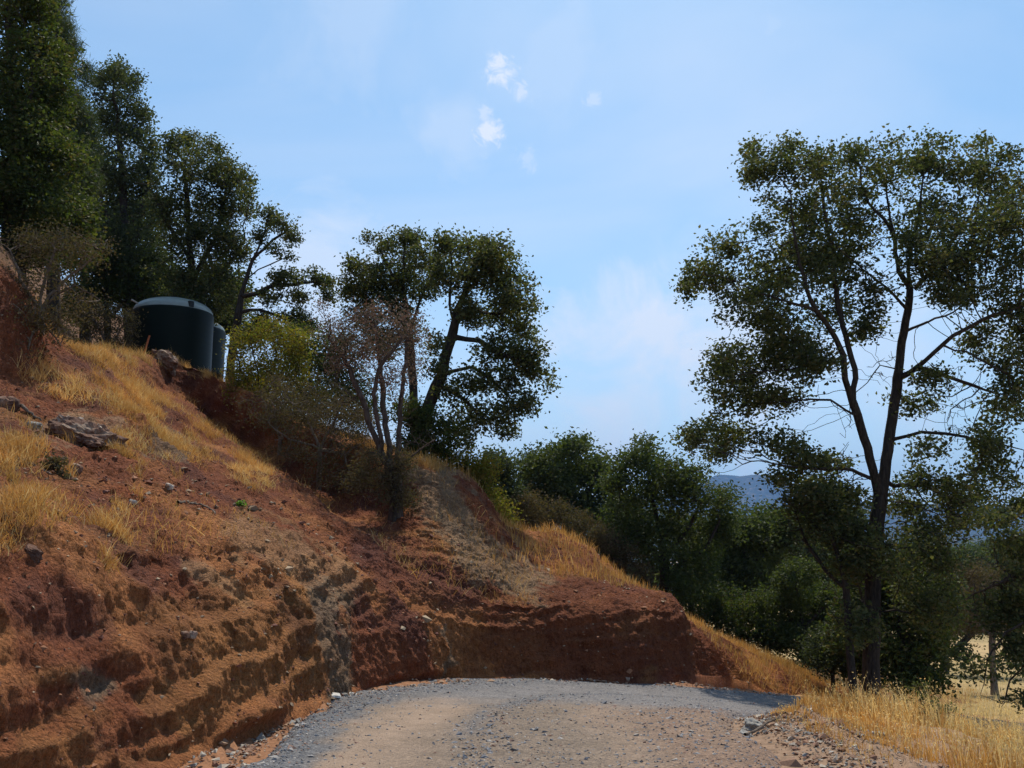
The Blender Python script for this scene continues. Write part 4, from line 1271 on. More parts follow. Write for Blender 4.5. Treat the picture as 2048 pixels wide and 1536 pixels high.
# ------------------------------------------------------------------ trees beyond the grassy spur
tree('oak_tree', 'round grey green oak against the sky, leftmost beyond the grassy spur', 'tree', 46.0,
     [[(1135, 1120, 0), (1132, 1040, 0), (1128, 960, 0), (1125, 910, 0)], [(1130, 1040, 0), (1080, 980, 0), (1070, 940, 0)], [(1130, 1040, 0), (1180, 980, 0), (1195, 940, 0)]],
     [(1070, 925, 30, 22), (1055, 955, 20, 18), (1128, 905, 40, 22), (1160, 895, 22, 16), (1150, 950, 50, 38), (1100, 960, 48, 38), (1192, 930, 32, 26), (1210, 975, 24, 36), (1130, 1010, 56, 38), (1185, 1030, 46, 38), (1075, 1010, 40, 38)],
     620, 20000, .19, M_BUSH, rbase=.25, rtip=.014, step=.36, kill=.42, spread=.34, dsp=1.6, gap=.12, depth=1.2)
tree('oak_tree', 'bright green open oak at the end of the golden grass crest', 'tree', 34.0,
     [[(1326, 1205, 0), (1330, 1160, 0), (1326, 1090, 0), (1305, 1000, 0), (1292, 920, 0)], [(1328, 1130, 0), (1270, 1060, .3), (1240, 1000, .4)], [(1328, 1120, 0), (1380, 1050, -.3), (1410, 990, -.4)],
      [(1326, 1090, 0), (1345, 1000, .4), (1340, 950, .4)], [(1330, 1150, 0), (1410, 1100, -.5), (1440, 1040, -.5)]],
     [(1290, 895, 18, 16), (1262, 925, 30, 22), (1310, 925, 26, 22), (1335, 955, 36, 30), (1235, 965, 30, 30), (1295, 980, 50, 40), (1370, 990, 38, 34), (1385, 950, 20, 18), (1432, 1000, 34, 34), (1250, 1030, 40, 40), (1345, 1050, 56, 38), (1285, 1080, 46, 34), (1400, 1070, 46, 36), (1445, 1050, 26, 34), (1240, 1100, 36, 30), (1335, 1115, 50, 34), (1405, 1130, 50, 36), (1370, 1170, 40, 26)],
     1150, 31000, .125, M_BUSH, rbase=.2, rtip=.009, step=.26, kill=.28, spread=.22, dsp=1.6, gap=.2, depth=1.4)
tree('oak_tree', 'dark oak filling the hollow right of the bright open oak', 'tree', 42.0,
     [[(1480, 1290, 0), (1484, 1200, 0), (1490, 1100, 0), (1490, 1020, 0)], [(1486, 1180, 0), (1440, 1100, 0)], [(1486, 1150, 0), (1550, 1080, 0)]],
     [(1480, 1050, 36, 30), (1540, 1040, 40, 26), (1500, 1085, 50, 44), (1565, 1070, 46, 44), (1450, 1110, 38, 46), (1470, 1170, 50, 46), (1535, 1145, 50, 46), (1430, 1190, 46, 38), (1500, 1220, 50, 30), (1590, 1050, 30, 26)],
     850, 26000, .17, M_BUSH, rbase=.22, rtip=.012, step=.32, kill=.36, spread=.3, dsp=1.8, gap=.1, depth=1.2)
tree('oak_tree', 'grey green bushy oak crown between the dark hollow oak and the tallest trunk', 'tree', 52.0,
     [[(1640, 1250, 0), (1640, 1150, 0), (1640, 1080, 0)]],
     [(1620, 1040, 50, 36), (1670, 1070, 50, 40), (1700, 1040, 36, 30), (1640, 1110, 60, 44), (1700, 1130, 50, 44), (1600, 1100, 40, 40), (1650, 1170, 60, 40)],
     480, 15000, .2, M_OAK_FAR, rbase=.22, rtip=.014, step=.38, kill=.42, spread=.34, dsp=1.6, gap=.1)
tree('bush', 'rounded mid green bush below the dark hollow oak', 'bush', 34.0,
     [[(1610, 1315, 0), (1605, 1260, 0), (1600, 1200, 0)], [(1608, 1270, 0), (1570, 1220, 0)], [(1606, 1260, 0), (1650, 1210, 0)]],
     [(1595, 1150, 44, 30), (1560, 1190, 40, 38), (1625, 1190, 50, 40), (1590, 1230, 60, 40), (1655, 1240, 46, 40), (1555, 1262, 36, 30), (1620, 1275, 50, 30), (1660, 1190, 30, 30)],
     900, 21000, .11, M_BUSH, rbase=.12, rtip=.009, step=.24, kill=.24, spread=.16, dsp=1.2, gap=.02, whole=.4, foliage='foliage', wood='stems')
tree('bush', 'low grey green bush beside the bend of the road, below the rounded bush', 'bush', 29.0,
     [[(1665, 1345, 0), (1662, 1310, 0), (1660, 1290, 0)], [(1664, 1320, 0), (1700, 1290, 0)]],
     [(1640, 1290, 34, 24), (1680, 1280, 34, 28), (1660, 1320, 40, 22), (1710, 1310, 30, 26)],
     340, 9000, .09, M_OAK_FAR, rbase=.06, rtip=.008, step=.18, kill=.2, spread=.16, dsp=.6, gap=.1, foliage='foliage', wood='stems')
tree('bush', 'grey brown leafless brush along the back of the golden grass slope', 'bush', 32.5,
     [[(1150, 1110, 0), (1140, 1060, 0), (1110, 1020, 0)], [(1150, 1090, 0), (1200, 1070, 0), (1230, 1080, 0)], [(1150, 1100, 0), (1080, 1050, 0), (1050, 1010, 0)], [(1155, 1105, 0), (1240, 1120, 0), (1280, 1140, 0)]],
     [(1050, 1005, 26, 26), (1095, 1035, 44, 34), (1150, 1060, 44, 34), (1200, 1085, 40, 34), (1245, 1120, 36, 30), (1285, 1155, 26, 26), (1060, 1040, 30, 24), (1150, 1090, 60, 20)],
     900, 19000, .085, M_GREY, rbase=.06, rtip=.007, step=.2, kill=.2, spread=.18, dsp=.8, gap=.15, foliage='foliage', wood='stems')
tree('oak_tree', 'dark spreading oak close behind the tallest trunk with foliage to the ground', 'tree', 28.0,
     [[(1800, 1390, 0), (1800, 1320, 0), (1800, 1240, 0), (1790, 1160, 0)], [(1800, 1300, 0), (1740, 1240, 0), (1720, 1180, 0)], [(1800, 1290, 0), (1860, 1230, 0), (1880, 1170, 0)]],
     [(1715, 1130, 40, 40), (1770, 1150, 46, 44), (1840, 1150, 50, 40), (1880, 1180, 34, 40), (1730, 1210, 56, 46), (1805, 1230, 60, 46), (1865, 1250, 46, 40), (1700, 1270, 40, 40), (1775, 1300, 70, 46), (1845, 1320, 50, 40), (1715, 1330, 40, 30), (1865, 1365, 34, 18), (1800, 1350, 50, 24)],
     1250, 25000, .135, M_LIVE, rbase=.18, rtip=.009, step=.24, kill=.27, spread=.2, dsp=1.2, gap=.08)
tree('oak_tree', 'olive oak in the dry field seen through the drooping twigs', 'tree', 58.0,
     [[(1888, 1355, 0), (1890, 1310, 0), (1900, 1270, 0)], [(1890, 1320, 0), (1950, 1260, 0), (1990, 1240, 0)]],
     [(1930, 1190, 40, 20), (1990, 1190, 50, 22), (2045, 1200, 46, 24), (1905, 1215, 36, 26), (1960, 1225, 50, 26), (2030, 1230, 50, 22), (1893, 1255, 26, 22), (1950, 1250, 34, 12)],
     620, 19000, .2, M_BUSH, rbase=.24, rtip=.014, step=.4, kill=.44, spread=.35, dsp=2.2, gap=.12)
tree('oak_tree', 'broad dark oak in the dry field at the right edge', 'tree', 75.0,
     [[(2070, 1290, 0), (2070, 1240, 0), (2060, 1190, 0)]],
     [(2010, 1180, 40, 20), (2070, 1170, 60, 24), (2130, 1180, 60, 30), (2050, 1205, 60, 26), (2120, 1220, 60, 30)],
     380, 12000, .26, M_LIVE, rbase=.3, rtip=.018, step=.55, kill=.6, spread=.45, dsp=2.5, gap=.1)

tree('oak_tree', 'shaggy brown and green oak between the tallest trunk and the right edge', 'tree', 40.0,
     [[(1985, 1330, 0), (1985, 1270, 0), (1980, 1200, 0)], [(1985, 1280, 0), (1930, 1220, 0)], [(1985, 1260, 0), (2040, 1200, 0)]],
     [(1925, 1160, 40, 30), (1975, 1150, 40, 34), (2035, 1160, 40, 34), (1940, 1200, 44, 34), (2000, 1210, 50, 34, None, 'bare'), (2045, 1220, 30, 40), (1960, 1245, 46, 26), (2020, 1260, 40, 24), (1910, 1240, 30, 34)],
     900, 13000, .11, M_GREY, bark=M_BARK_PALE, rbase=.13, rtip=.008, step=.26, kill=.25, spread=.19, dsp=1.2, gap=.1)

tree('bush', 'dark tangled undergrowth behind the lower end of the golden grass slope', 'bush', 35.0,
     [[(1440, 1290, 0), (1435, 1260, 0), (1420, 1230, 0)], [(1440, 1280, 0), (1500, 1270, 0), (1540, 1270, 0)], [(1440, 1280, 0), (1390, 1230, 0)]],
     [(1375, 1205, 34, 26), (1420, 1225, 40, 34), (1470, 1250, 40, 34), (1520, 1270, 40, 34), (1570, 1290, 36, 26), (1450, 1200, 40, 30), (1500, 1220, 40, 30), (1620, 1310, 36, 20)],
     800, 15000, .11, M_LIVE, rbase=.06, rtip=.007, step=.2, kill=.2, spread=.18, dsp=1.0, gap=.05, foliage='foliage', wood='stems')

# more trees of the valley, farther away
for (px, py, rx, ry, Y, lab, mt) in [
        (1925, 1120, 44, 26, 130, 'far oak above the yellow field, nearest the tallest trunk', M_BUSH),
        (1985, 1112, 44, 26, 150, 'second far oak above the yellow field from the tallest trunk', M_OAK_FAR),
        (2050, 1120, 50, 30, 140, 'far oak above the yellow field at the right edge', M_LIVE),
        (1850, 1125, 44, 28, 140, 'far oak glimpsed just right of the tallest trunk', M_LIVE),
        (1560, 1080, 60, 40, 95, 'distant dark oak above the rounded bush', M_LIVE),
        (1430, 1080, 50, 40, 100, 'distant dark oak seen through the bright open oak', M_LIVE),
        (1250, 1040, 60, 50, 90, 'distant dark oak between the round oak and the bright open oak', M_LIVE),
        (1040, 1010, 40, 36, 80, 'distant dark oak at the foot of the blue hill gap', M_LIVE)]:
    tree('oak_tree', lab, 'tree', Y, [[(px, py + ry * 1.1, 0), (px, py + ry * .3, 0), (px, py - ry * .3, 0)]],
         [(px + rx * a, py + ry * b, rx * .5, ry * .5) for a, b in ((-.5, 0), (.5, .05), (0, -.4), (.1, .35), (-.35, .5), (.4, -.3), (.5, .5))],
         260, 7000, .0031 * Y, mt, rbase=.004 * Y, rtip=.0003 * Y, step=.0085 * Y, kill=.009 * Y, spread=.0075 * Y, dsp=Y * .02, gap=.1, group='oaks scattered over the valley')

# leafy sapling in the verge
tree('sapling', 'small leafy oak sapling in the pale verge grass at the lower right', 'sapling', 10.6,
     [[(1868, 1500, 0), (1862, 1450, 0), (1850, 1400, 0), (1838, 1375, 0)], [(1862, 1450, 0), (1890, 1430, 0), (1905, 1420, 0)], [(1864, 1470, 0), (1840, 1440, 0), (1815, 1435, 0)]],
     [(1835, 1380, 18, 18), (1850, 1405, 22, 18), (1895, 1425, 26, 12), (1825, 1432, 24, 12), (1870, 1450, 26, 18), (1905, 1470, 18, 14)],
     130, 900, .045, M_OAK, rbase=.014, rtip=.003, step=.06, kill=.06, spread=.05, dsp=.1, gap=.2, foliage='leaves', wood='stems', thick=.006)


# far woods on the valley floor: too many crowns to count
def far_woods():
    C = []
    n = 9000
    r = 150 * (1900 / 150) ** rng.random(n)
    a = np.radians(rng.uniform(-32, 40, n))
    x, y = r * np.sin(a), r * np.cos(a)
    p = np.stack([x, y, 0 * x], 1)
    k = fbm(p, 1 / 140, 3, 91) + .5 * fbm(p, 1 / 30, 2, 92)
    keep = (k > .05) & ~((r < 420) & (k < .35) & (np.degrees(a) > 20))
    x, y, r = x[keep], y[keep], r[keep]
    z = ground_h(x, y, False)
    nt = len(x)
    R = rng.uniform(2.5, 5.5, nt)
    m_ = 26
    d = rng.normal(0, 1, (nt, m_, 3))
    d /= np.linalg.norm(d, axis=2, keepdims=True)
    d[..., 2] = np.abs(d[..., 2])
    cen = np.stack([x, y, z + R * .35], 1)[:, None] + d * (R[:, None, None] * np.array([1, 1, .8]))
    cen = cen.reshape(-1, 3)
    sz = np.repeat(R, m_) * .62
    nn = len(cen)
    b1 = rng.normal(0, 1, (nn, 3))
    b1 /= np.linalg.norm(b1, axis=1, keepdims=True)
    b2 = np.cross(b1, rng.normal(0, 1, (nn, 3)))
    b2 /= np.linalg.norm(b2, axis=1, keepdims=True)
    V = np.stack([cen + b1 * sz[:, None], cen + b2 * sz[:, None], cen - (b1 + b2) * sz[:, None] * .7], 1).reshape(-1, 3)
    me = mesh_from('far_woods', V, None, np.arange(nn * 3).reshape(-1, 3), smooth=False)
    link('far_woods', me, M_LIVE, kind='stuff')
    STATS.append(('far_woods', 0, nn, nt))


far_woods()
# ------------------------------------------------------------------ small stones, clods and gravel (uncountable)
def stones_mesh(name, cen, size, flat=.6):
    n = len(cen)
    base = np.array([(1, 0, 0), (0, 1, 0), (-1, 0, 0), (0, -1, 0), (.3, .2, .8), (0, 0, -.8)], float)
    V = base[None] * (1 + rng.uniform(-.35, .35, (n, 6, 1)))
    V = V + rng.normal(0, .12, (n, 6, 3))
    V[..., 2] *= flat
    V[..., 0] *= rng.uniform(.8, 1.5, (n, 1))
    th = rng.uniform(-.9, .9, n)
    c, s = np.cos(th)[:, None], np.sin(th)[:, None]
    V = np.stack([V[..., 0], V[..., 1] * c - V[..., 2] * s, V[..., 1] * s + V[..., 2] * c], 2)
    a = rng.uniform(0, 2 * math.pi, n)
    c, s = np.cos(a)[:, None], np.sin(a)[:, None]
    x = V[..., 0] * c - V[..., 1] * s
    y = V[..., 0] * s + V[..., 1] * c
    V = np.stack([x, y, V[..., 2]], 2) * size[:, None, None] + cen[:, None]
    f = np.array([(0, 1, 4), (1, 2, 4), (2, 3, 4), (3, 0, 4), (1, 0, 5), (2, 1, 5), (3, 2, 5), (0, 3, 5)])
    T = (np.arange(n)[:, None, None] * 6 + f[None]).reshape(-1, 3)
    return mesh_from(name, V.reshape(-1, 3), None, T, smooth=False)


def surface_samples(V, nr, nc, weight, n):
    """random points on a grid surface, by weight (given at the vertices) times area"""
    G = V.reshape(nr, nc, 3)
    e1 = G[1:, :-1] - G[:-1, :-1]
    e2 = G[:-1, 1:] - G[:-1, :-1]
    nn = np.cross(e1, e2)
    area = np.linalg.norm(nn, axis=2)
    w_ = weight.reshape(nr, nc)[:-1, :-1] * area
    w_ = w_.ravel()
    w_ = w_ / w_.sum()
    idx = rng.choice(len(w_), n, p=w_)
    u, v = rng.random((n, 1)), rng.random((n, 1))
    A = G[:-1, :-1].reshape(-1, 3)[idx]
    p = A + e1.reshape(-1, 3)[idx] * u + e2.reshape(-1, 3)[idx] * v
    no = (nn / (area[..., None] + 1e-12)).reshape(-1, 3)[idx]
    no = np.where(no[:, 2:3] < 0, -no, no)
    return p, no, idx


# gravel on the road: thick along the left edge and the far bend, thinner on the wheel tracks
dv = rD
wv = .35 + 1.8 * sstep(-1.8, -2.05, dv) + .8 * sstep(.4, 1.4, dv) * 0.6 + 1.0 * np.exp(-((dv + .5) / .2) ** 2) - .3 * np.exp(-((dv + 1.1) / .35) ** 2)
pos = rV
wv = np.clip(wv, .05, 9) * np.exp(-np.maximum(np.hypot(pos[:, 0], pos[:, 1]) - 6, 0) / 5) * (pos[:, 1] > 5.2) * (pos[:, 0] < 12)
p, no, _ = surface_samples(rV, 620, 84, wv, 14500)
sz = (rng.gamma(2.2, .0031, len(p)) + .003)
link('gravel', stones_mesh('gravel', p + [0, 0, .002], sz), m_stones('gravel_stones', [(.13, .14, .16), (.20, .205, .22), (.28, .27, .27), (.36, .33, .30), (.26, .16, .12), (.17, .17, .185), (.48, .45, .41)]), kind='stuff')

# crumbs along the foot of the bank and on the ledges
n_t = sstep(.0, .5, fbm(bV, 1.4, 3, 71))
wb = (bvv > .8) * (bvv < 8) * (.3 + n_t) / (1 + (np.hypot(bV[:, 0], bV[:, 1]) / 9) ** 2.2)
p, no, _ = surface_samples(bV, bnc, bnr, wb, 12500)
k = no[:, 2] > .18
p, no = p[k], no[k]
sz = (rng.gamma(1.8, .0045, len(p)) + .004) * np.clip(np.hypot(p[:, 0], p[:, 1]) / 9, .55, 1.6)
p2 = p + no * (sz * .2)[:, None]
link('rubble', stones_mesh('rubble', p2, sz, .75), m_stones('bank_stones', [(.19, .075, .045), (.13, .055, .04), (.28, .13, .07), (.22, .16, .11), (.36, .27, .18), (.16, .07, .05), (.24, .11, .06)]), kind='stuff')

# clods between the bank and the road, and along the right edge berm
n = 7500
i_ = rng.integers(60, 190, n)
tx, ty = np.gradient(RL[:, 0])[i_], np.gradient(RL[:, 1])[i_]
L = np.hypot(tx, ty)
left = rng.random(n) < .62
dd = np.where(left, -2.35 - np.abs(rng.normal(0, .28, n)), 2.0 + rng.gamma(1.5, .22, n))
x = RL[i_, 0] + ty / L * dd + rng.normal(0, .08, n)
y = RL[i_, 1] - tx / L * dd + rng.normal(0, .08, n)
k = (y > 4.5) & (x < 7.5)
x, y = x[k], y[k]
z = ground_h(x, y)
zz = np.maximum(z, -9)
sz = rng.gamma(1.6, .0065, len(x)) + .004
link('dirt_clods', stones_mesh('dirt_clods', np.stack([x, y, zz + sz * .1 + .01], 1), sz, .7), m_stones('clod_soil', [(.27, .15, .095), (.22, .12, .08), (.34, .22, .14), (.42, .36, .29), (.25, .15, .10), (.24, .23, .21), (.33, .29, .24)]), kind='stuff')


# pale crushed stone thrown up along the right edge of the road
n = 3600
i_ = rng.integers(100, 168, n) - 40
tx, ty = np.gradient(RL[:, 0])[i_], np.gradient(RL[:, 1])[i_]
L = np.hypot(tx, ty)
dd = 2.4 + rng.normal(0, .22, n) + .12 * np.sin(i_ * .35)
x = RL[i_, 0] + ty / L * dd + rng.normal(0, .05, n)
y = RL[i_, 1] - tx / L * dd + rng.normal(0, .05, n)
k = y > 4.8
x, y = x[k], y[k]
sz = rng.gamma(1.6, .0038, len(x)) + .004
link('crushed_stone', stones_mesh('crushed_stone', np.stack([x, y, ground_h(x, y) + sz * .25], 1), sz, .7), m_stones('crushed_stones', [(.30, .26, .21), (.24, .19, .15), (.38, .33, .27), (.28, .18, .12), (.20, .18, .16), (.46, .42, .36), (.25, .15, .10)]), kind='stuff')


# ------------------------------------------------------------------ grass
def blades(name, p, no, h, w0, mat, lean=.35, bend=.35, seeds=0.0):
    n = len(p)
    up = no * .35 + np.array([0, 0, 1.0]) + rng.normal(0, lean, (n, 3)) * np.array([1, 1, .25])
    up /= np.linalg.norm(up, axis=1, keepdims=True)
    sd = rng.normal(0, 1, (n, 3))
    sd[:, 2] = 0
    sd = np.cross(up, sd)
    sd /= np.linalg.norm(sd, axis=1, keepdims=True) + 1e-9
    bd = np.cross(up, sd) * rng.normal(0, bend, (n, 1)) + np.array([-.10, -.05, -.12])
    h = h[:, None]
    w_ = w0 * (.7 + .6 * rng.random((n, 1)))
    mid = p + up * h * .55 + bd * h * .22
    tip = p + up * h * .96 + bd * h * .75
    V = [p - sd * w_, p + sd * w_, mid + sd * w_ * .75, mid - sd * w_ * .75, tip]
    V = np.stack(V, 1).reshape(-1, 3)
    b = np.arange(n)[:, None] * 5
    Q = b + np.array([[0, 1, 2, 3]])
    T = b + np.array([[3, 2, 4]])
    if seeds:
        k = rng.random(n) < seeds
        m_ = k.sum()
        tk, hk = tip[k], h[k]
        pieces = []
        for j in range(3):
            c = tk + (mid[k] - tk) * (.10 + .16 * j) + rng.normal(0, .012, (m_, 3))
            a = rng.normal(0, 1, (m_, 3))
            a[:, 2] -= 1.2
            a /= np.linalg.norm(a, axis=1, keepdims=True)
            s2 = np.cross(a, rng.normal(0, 1, (m_, 3)))
            s2 /= np.linalg.norm(s2, axis=1, keepdims=True)
            pieces.append(np.stack([c, c + a * .012 + s2 * .0045, c + a * .026, c + a * .012 - s2 * .0045], 1))
        SV = np.concatenate(pieces).reshape(-1, 3)
        Q = np.vstack([Q, np.arange(len(SV)).reshape(-1, 4) + len(V)])
        V = np.vstack([V, SV])
    return link(name, mesh_from(name, V, Q, T, smooth=False), mat, kind='stuff')


# on the cut and its crest
zone = capsule(bpx, bpy_, [(40, 950, 170, 1010, 75), (170, 930, 300, 950, 50), (30, 1060, 190, 1090, 60), (195, 690, 215, 760, 26), (230, 780, 330, 860, 38), (300, 850, 430, 900, 34),
                           (240, 900, 330, 990, 34), (430, 900, 520, 960, 26), (60, 740, 160, 800, 26), (215, 722, 340, 722, 16), (370, 735, 455, 755, 18), (100, 620, 165, 700, 24), (720, 880, 760, 905, 22), (830, 920, 880, 930, 14)])
front = (bvv < 8.15)
zone = zone * front
spur = capsule(bpx, bpy_, [(1040, 1070, 1130, 1110, 46), (1130, 1120, 1220, 1170, 46), (1220, 1180, 1300, 1215, 34), (1330, 1210, 1420, 1250, 20), (1440, 1275, 1600, 1350, 26)]) * (bvv > 4.7)
spur = np.maximum(spur, capsule(bpx, bpy_, [(1465, 1270, 1560, 1330, 40), (1520, 1330, 1640, 1380, 40)]) * (bvv > 1.3) * (bV[:, 1] < 32))
nz = fbm(bV, 2.2, 3, 81)
nz2 = fbm(bV, .9, 3, 82)
dist = np.hypot(bV[:, 0], bV[:, 1])
wgt = zone * sstep(-.15, .45, nz + .4 * nz2) * 1.0 + .035 * sstep(0, .5, nz2) * (bvv > 3) * front
wgt = wgt / (.5 + (dist / 11) ** 1.4)
wgt *= (bpx > -60)
wgt[np.isnan(wgt)] = 0
p, no, ix = surface_samples(bV, bnc, bnr, wgt, 46000)
k = no[:, 2] > .25
p, no = p[k], no[k]
dist = np.hypot(p[:, 0], p[:, 1])
h = (.07 + .14 * rng.random(len(p))) * (1 + .5 * fbm(p, 1.2, 2, 83)) * np.clip(.75 + dist / 40, .8, 1.5)
g = rng.random(len(p)) < np.clip(.12 + .4 * fbm(p, 1.4, 3, 88), .03, .7)
blades('grass_on_cut', p[~g], no[~g], np.clip(h, .05, .6)[~g], .0026, M_GRASS, .45, .5)
blades('bleached_grass', p[g], no[g], np.clip(h, .05, .6)[g] * 1.2, .0022, M_GRASS_PALE, .6, .7)
# crest and spur, longer
back = (bvv >= 8.0) * (bvv < 9.7) * (bpx > 150)
wgt = spur * 1.6 + back * .5 * (bV[:, 1] < 48) * (bV[:, 1] > 17)
wgt = wgt * sstep(-.7, .1, nz)
p, no, ix = surface_samples(bV, bnc, bnr, wgt, 50000)
k = no[:, 2] > np.where((p[:, 0] > 4.6) & (p[:, 1] > 19.5), .35, .72)
p, no = p[k], no[k]
h = .12 + .22 * rng.random(len(p))
h *= 1 + .4 * fbm(p, .8, 2, 84)
blades('grass_on_spur', p, no, np.clip(h, .08, .6), .0055, M_GRASS, .25, .4)

# verge right of the road
n = 60000
i_ = rng.integers(54, 190, n)
tx, ty = np.gradient(RL[:, 0])[i_], np.gradient(RL[:, 1])[i_]
L = np.hypot(tx, ty)
dd = 2.3 + rng.gamma(1.5, 1.15, n)
x = RL[i_, 0] + ty / L * dd + rng.normal(0, .1, n)
y = RL[i_, 1] - tx / L * dd + rng.normal(0, .1, n)
dk, _, _ = road_frame(x, y)
q = np.stack([x, y, 0 * x], 1)
cl = fbm(q, 1.1, 3, 85)
k = (dk > 2.25 + .35 * cl + .012 * np.maximum(0, 9 - y) ** 2) & (dk < 9) & (y > 4.5) & (y < 24) & (x < 13) & (cl + rng.random(n) * 1.1 > .30) & (x / np.maximum(y, 1) < .62)
x, y, dk = x[k], y[k], dk[k]
x, y, dk = x[:27000], y[:27000], dk[:27000]
z = ground_h(x, y)
p = np.stack([x, y, z], 1)
no = np.tile([0, 0, 1.0], (len(p), 1))
h = (.10 + .22 * rng.random(len(p)) ** 1.5) * np.clip((dk - 2.2) / .9, .35, 1.0) * (1 + .45 * fbm(p, 1.0, 2, 86))
g = rng.random(len(p)) < np.clip(.15 + (dk - 3.0) * .35, .1, .85)
blades('dry_grass', p[~g], no[~g], h[~g], .0032, M_GRASS, .22, .45)
blades('oat_grass', p[g], no[g], h[g] * 1.25, .0024, M_GRASS_PALE, .25, .5, seeds=.7)

# pale field beyond the road
n = 60000
r = 19 * (90 / 19) ** rng.random(n)
a = np.radians(rng.uniform(8, 34, n))
x, y = r * np.sin(a), r * np.cos(a)
dk, _, _ = road_frame(x, y)
k = (np.abs(dk) > 2.9)
x, y = x[k], y[k]
x, y = x[:17000], y[:17000]
hh = [hgt(float(a_), float(b_)) for a_, b_ in zip(x, y)]
k = np.array([abs(q_[1][2]) > .8 for q_ in hh]) & ~((y < 30) & (x < 9.5))
x, y, z = x[k], y[k], np.array([q_[0] for q_ in hh])[k]
p = np.stack([x, y, z], 1)
no = np.tile([0, 0, 1.0], (len(p), 1))
h = .25 + .3 * rng.random(len(p))
blades('field_grass', p, no, h, .004 + 0.0, M_GRASS_PALE, .25, .4)


# ------------------------------------------------------------------ rocks
def rock_mesh(name, size, seed, sub=3, rough=.35, boxy=.5):
    import bmesh
    bm = bmesh.new()
    bmesh.ops.create_icosphere(bm, subdivisions=sub, radius=1.0)
    v = np.array([q.co[:] for q in bm.verts])
    f = np.array([[q.index for q in fa.verts] for fa in bm.faces])
    bm.free()
    n = v.copy()
    b = np.abs(v).max(1, keepdims=True)
    v = v * (1 - boxy) + v / b * boxy * .82
    v = v * (1 + rough * .18 * fbm(n + seed, 11, 3, seed + 2)[:, None] * (sub > 3)) * (1 + rough * (fbm(n + seed * 3.1, 1.1, 3, seed))[:, None] + rough * .35 * fbm(n + seed, 4, 3, seed + 1)[:, None])
    v = v * np.array(size) * .5
    return mesh_from(name, v, None, f, smooth=False)


R_RED = m_rock('red_rock', (.08, .045, .035), (.17, .09, .06), (.36, .27, .20))
R_PALE = m_rock('pale_rock', (.22, .12, .09), (.38, .29, .22), (.60, .54, .47))
R_GREY = m_rock('grey_rock', (.16, .15, .13), (.30, .28, .25), (.46, .44, .40))
R_WHITE = m_rock('white_rock', (.45, .42, .38), (.60, .57, .52), (.72, .70, .66))
ROCKS = [  # px, py, width px, height px, material, rough, tilt, label
    (322, 716, 50, 36, R_RED, .45, .2, 'red boulder on the crest beside the orange stake, in front of the big tank'),
    (165, 872, 105, 50, R_RED, .6, .3, 'broad weathered red outcrop with pale faces in the grassy slope'),
    (140, 850, 66, 40, R_PALE, .4, .3, 'cream streaked ledge of rock set in the broad red outcrop'),
    (190, 870, 40, 46, R_PALE, .4, .1, 'narrow cream rock face at the right end of the broad outcrop'),
    (60, 1102, 44, 24, R_RED, .3, .5, 'angular red rock with a flat lit face under the lower grass patch'),
    (8, 808, 40, 34, R_RED, .35, .2, 'dark red rock lump at the left edge beside the dead branch'),
    (705, 1391, 22, 12, R_WHITE, .25, .1, 'larger white stone at the foot of the grey band of the cut'),
    (664, 1391, 34, 8, R_WHITE, .25, .0, 'flat white stone at the foot of the cut, left of the larger white stone'),
    (686, 1389, 20, 8, R_GREY, .25, .1, 'small grey stone between the two white stones at the foot of the cut'),
    (1508, 1453, 40, 24, R_GREY, .35, .3, 'grey rock on the berm at the right edge of the road'),
    (1396, 1402, 34, 9, R_WHITE, .3, .0, 'flat pale stone where the right verge meets the road bend'),
    (1490, 1470, 26, 16, R_GREY, .35, .4, 'small grey rock leaning against the grey berm rock on its road side'),
    (338, 972, 16, 12, R_PALE, .3, .2, 'small pinkish stone on the bare slope right of the upper grass'),
    (66, 850, 24, 16, R_GREY, .4, .2, 'grey lichened stone below the dead branch'),
    (385, 1267, 14, 14, R_PALE, .3, .2, 'pale stone lodged in the steep ochre face'),
    (368, 1268, 18, 14, R_RED, .3, .2, 'bright red stone lodged left of the pale stone in the ochre face'),
    (265, 1003, 14, 10, R_GREY, .3, .2, 'grey stone in the lower grass patch'),
    (150, 935, 22, 18, R_RED, .3, .4, 'dark red stone standing in the golden grass below the outcrop'),
    (905, 880, 16, 18, R_GREY, .3, .4, 'pale grey stone on the crest under the leaning oak'),
    (840, 918, 26, 8, R_WHITE, .3, .1, 'bleached slab on the lip of the crest above the pale slope'),
    (1760, 1470, 30, 14, R_GREY, .35, .1, 'grey stone in the roadside grass in front of the tallest trunk'),
    (1255, 1357, 10, 6, R_PALE, .3, .1, 'little pale stone on the far road edge under the dark face'),
]
for i, (px, py, wpx, hpx, mat, rough, tilt, lab) in enumerate(ROCKS):
    h_ = hit(px, py + hpx * .25)
    if h_ is None:
        continue
    loc, nrm, dst = h_
    s = dst / FPX
    W_, H_ = wpx * s * 1.05, hpx * s * 1.15
    sub = 5 if wpx > 60 else 4 if wpx > 36 else 3
    me = rock_mesh('rock', (W_, (W_ + H_) * .5, H_), 100 + i * 7, sub, rough)
    o = link('rock', me, mat, label=lab, category='rock')
    o.location = (loc.x, loc.y + W_ * .1, loc.z + H_ * .05)
    o.rotation_euler = (rng.uniform(-.2, .2), tilt, rng.uniform(-.5, .5))


# ------------------------------------------------------------------ water tanks
M_TANK = m_plain('dark_green_plastic', (.0025, .0065, .0032), .5, .12, 3, .12)
M_DOME = m_plain('painted_glare_green_plastic', (.22, .26, .24), .36, .7, 5, .12)  # tank plastic made paler on the dome: sun glare painted into the colour
M_LID = m_plain('black_plastic', (.006, .007, .008), .45, .4, 3, .1)


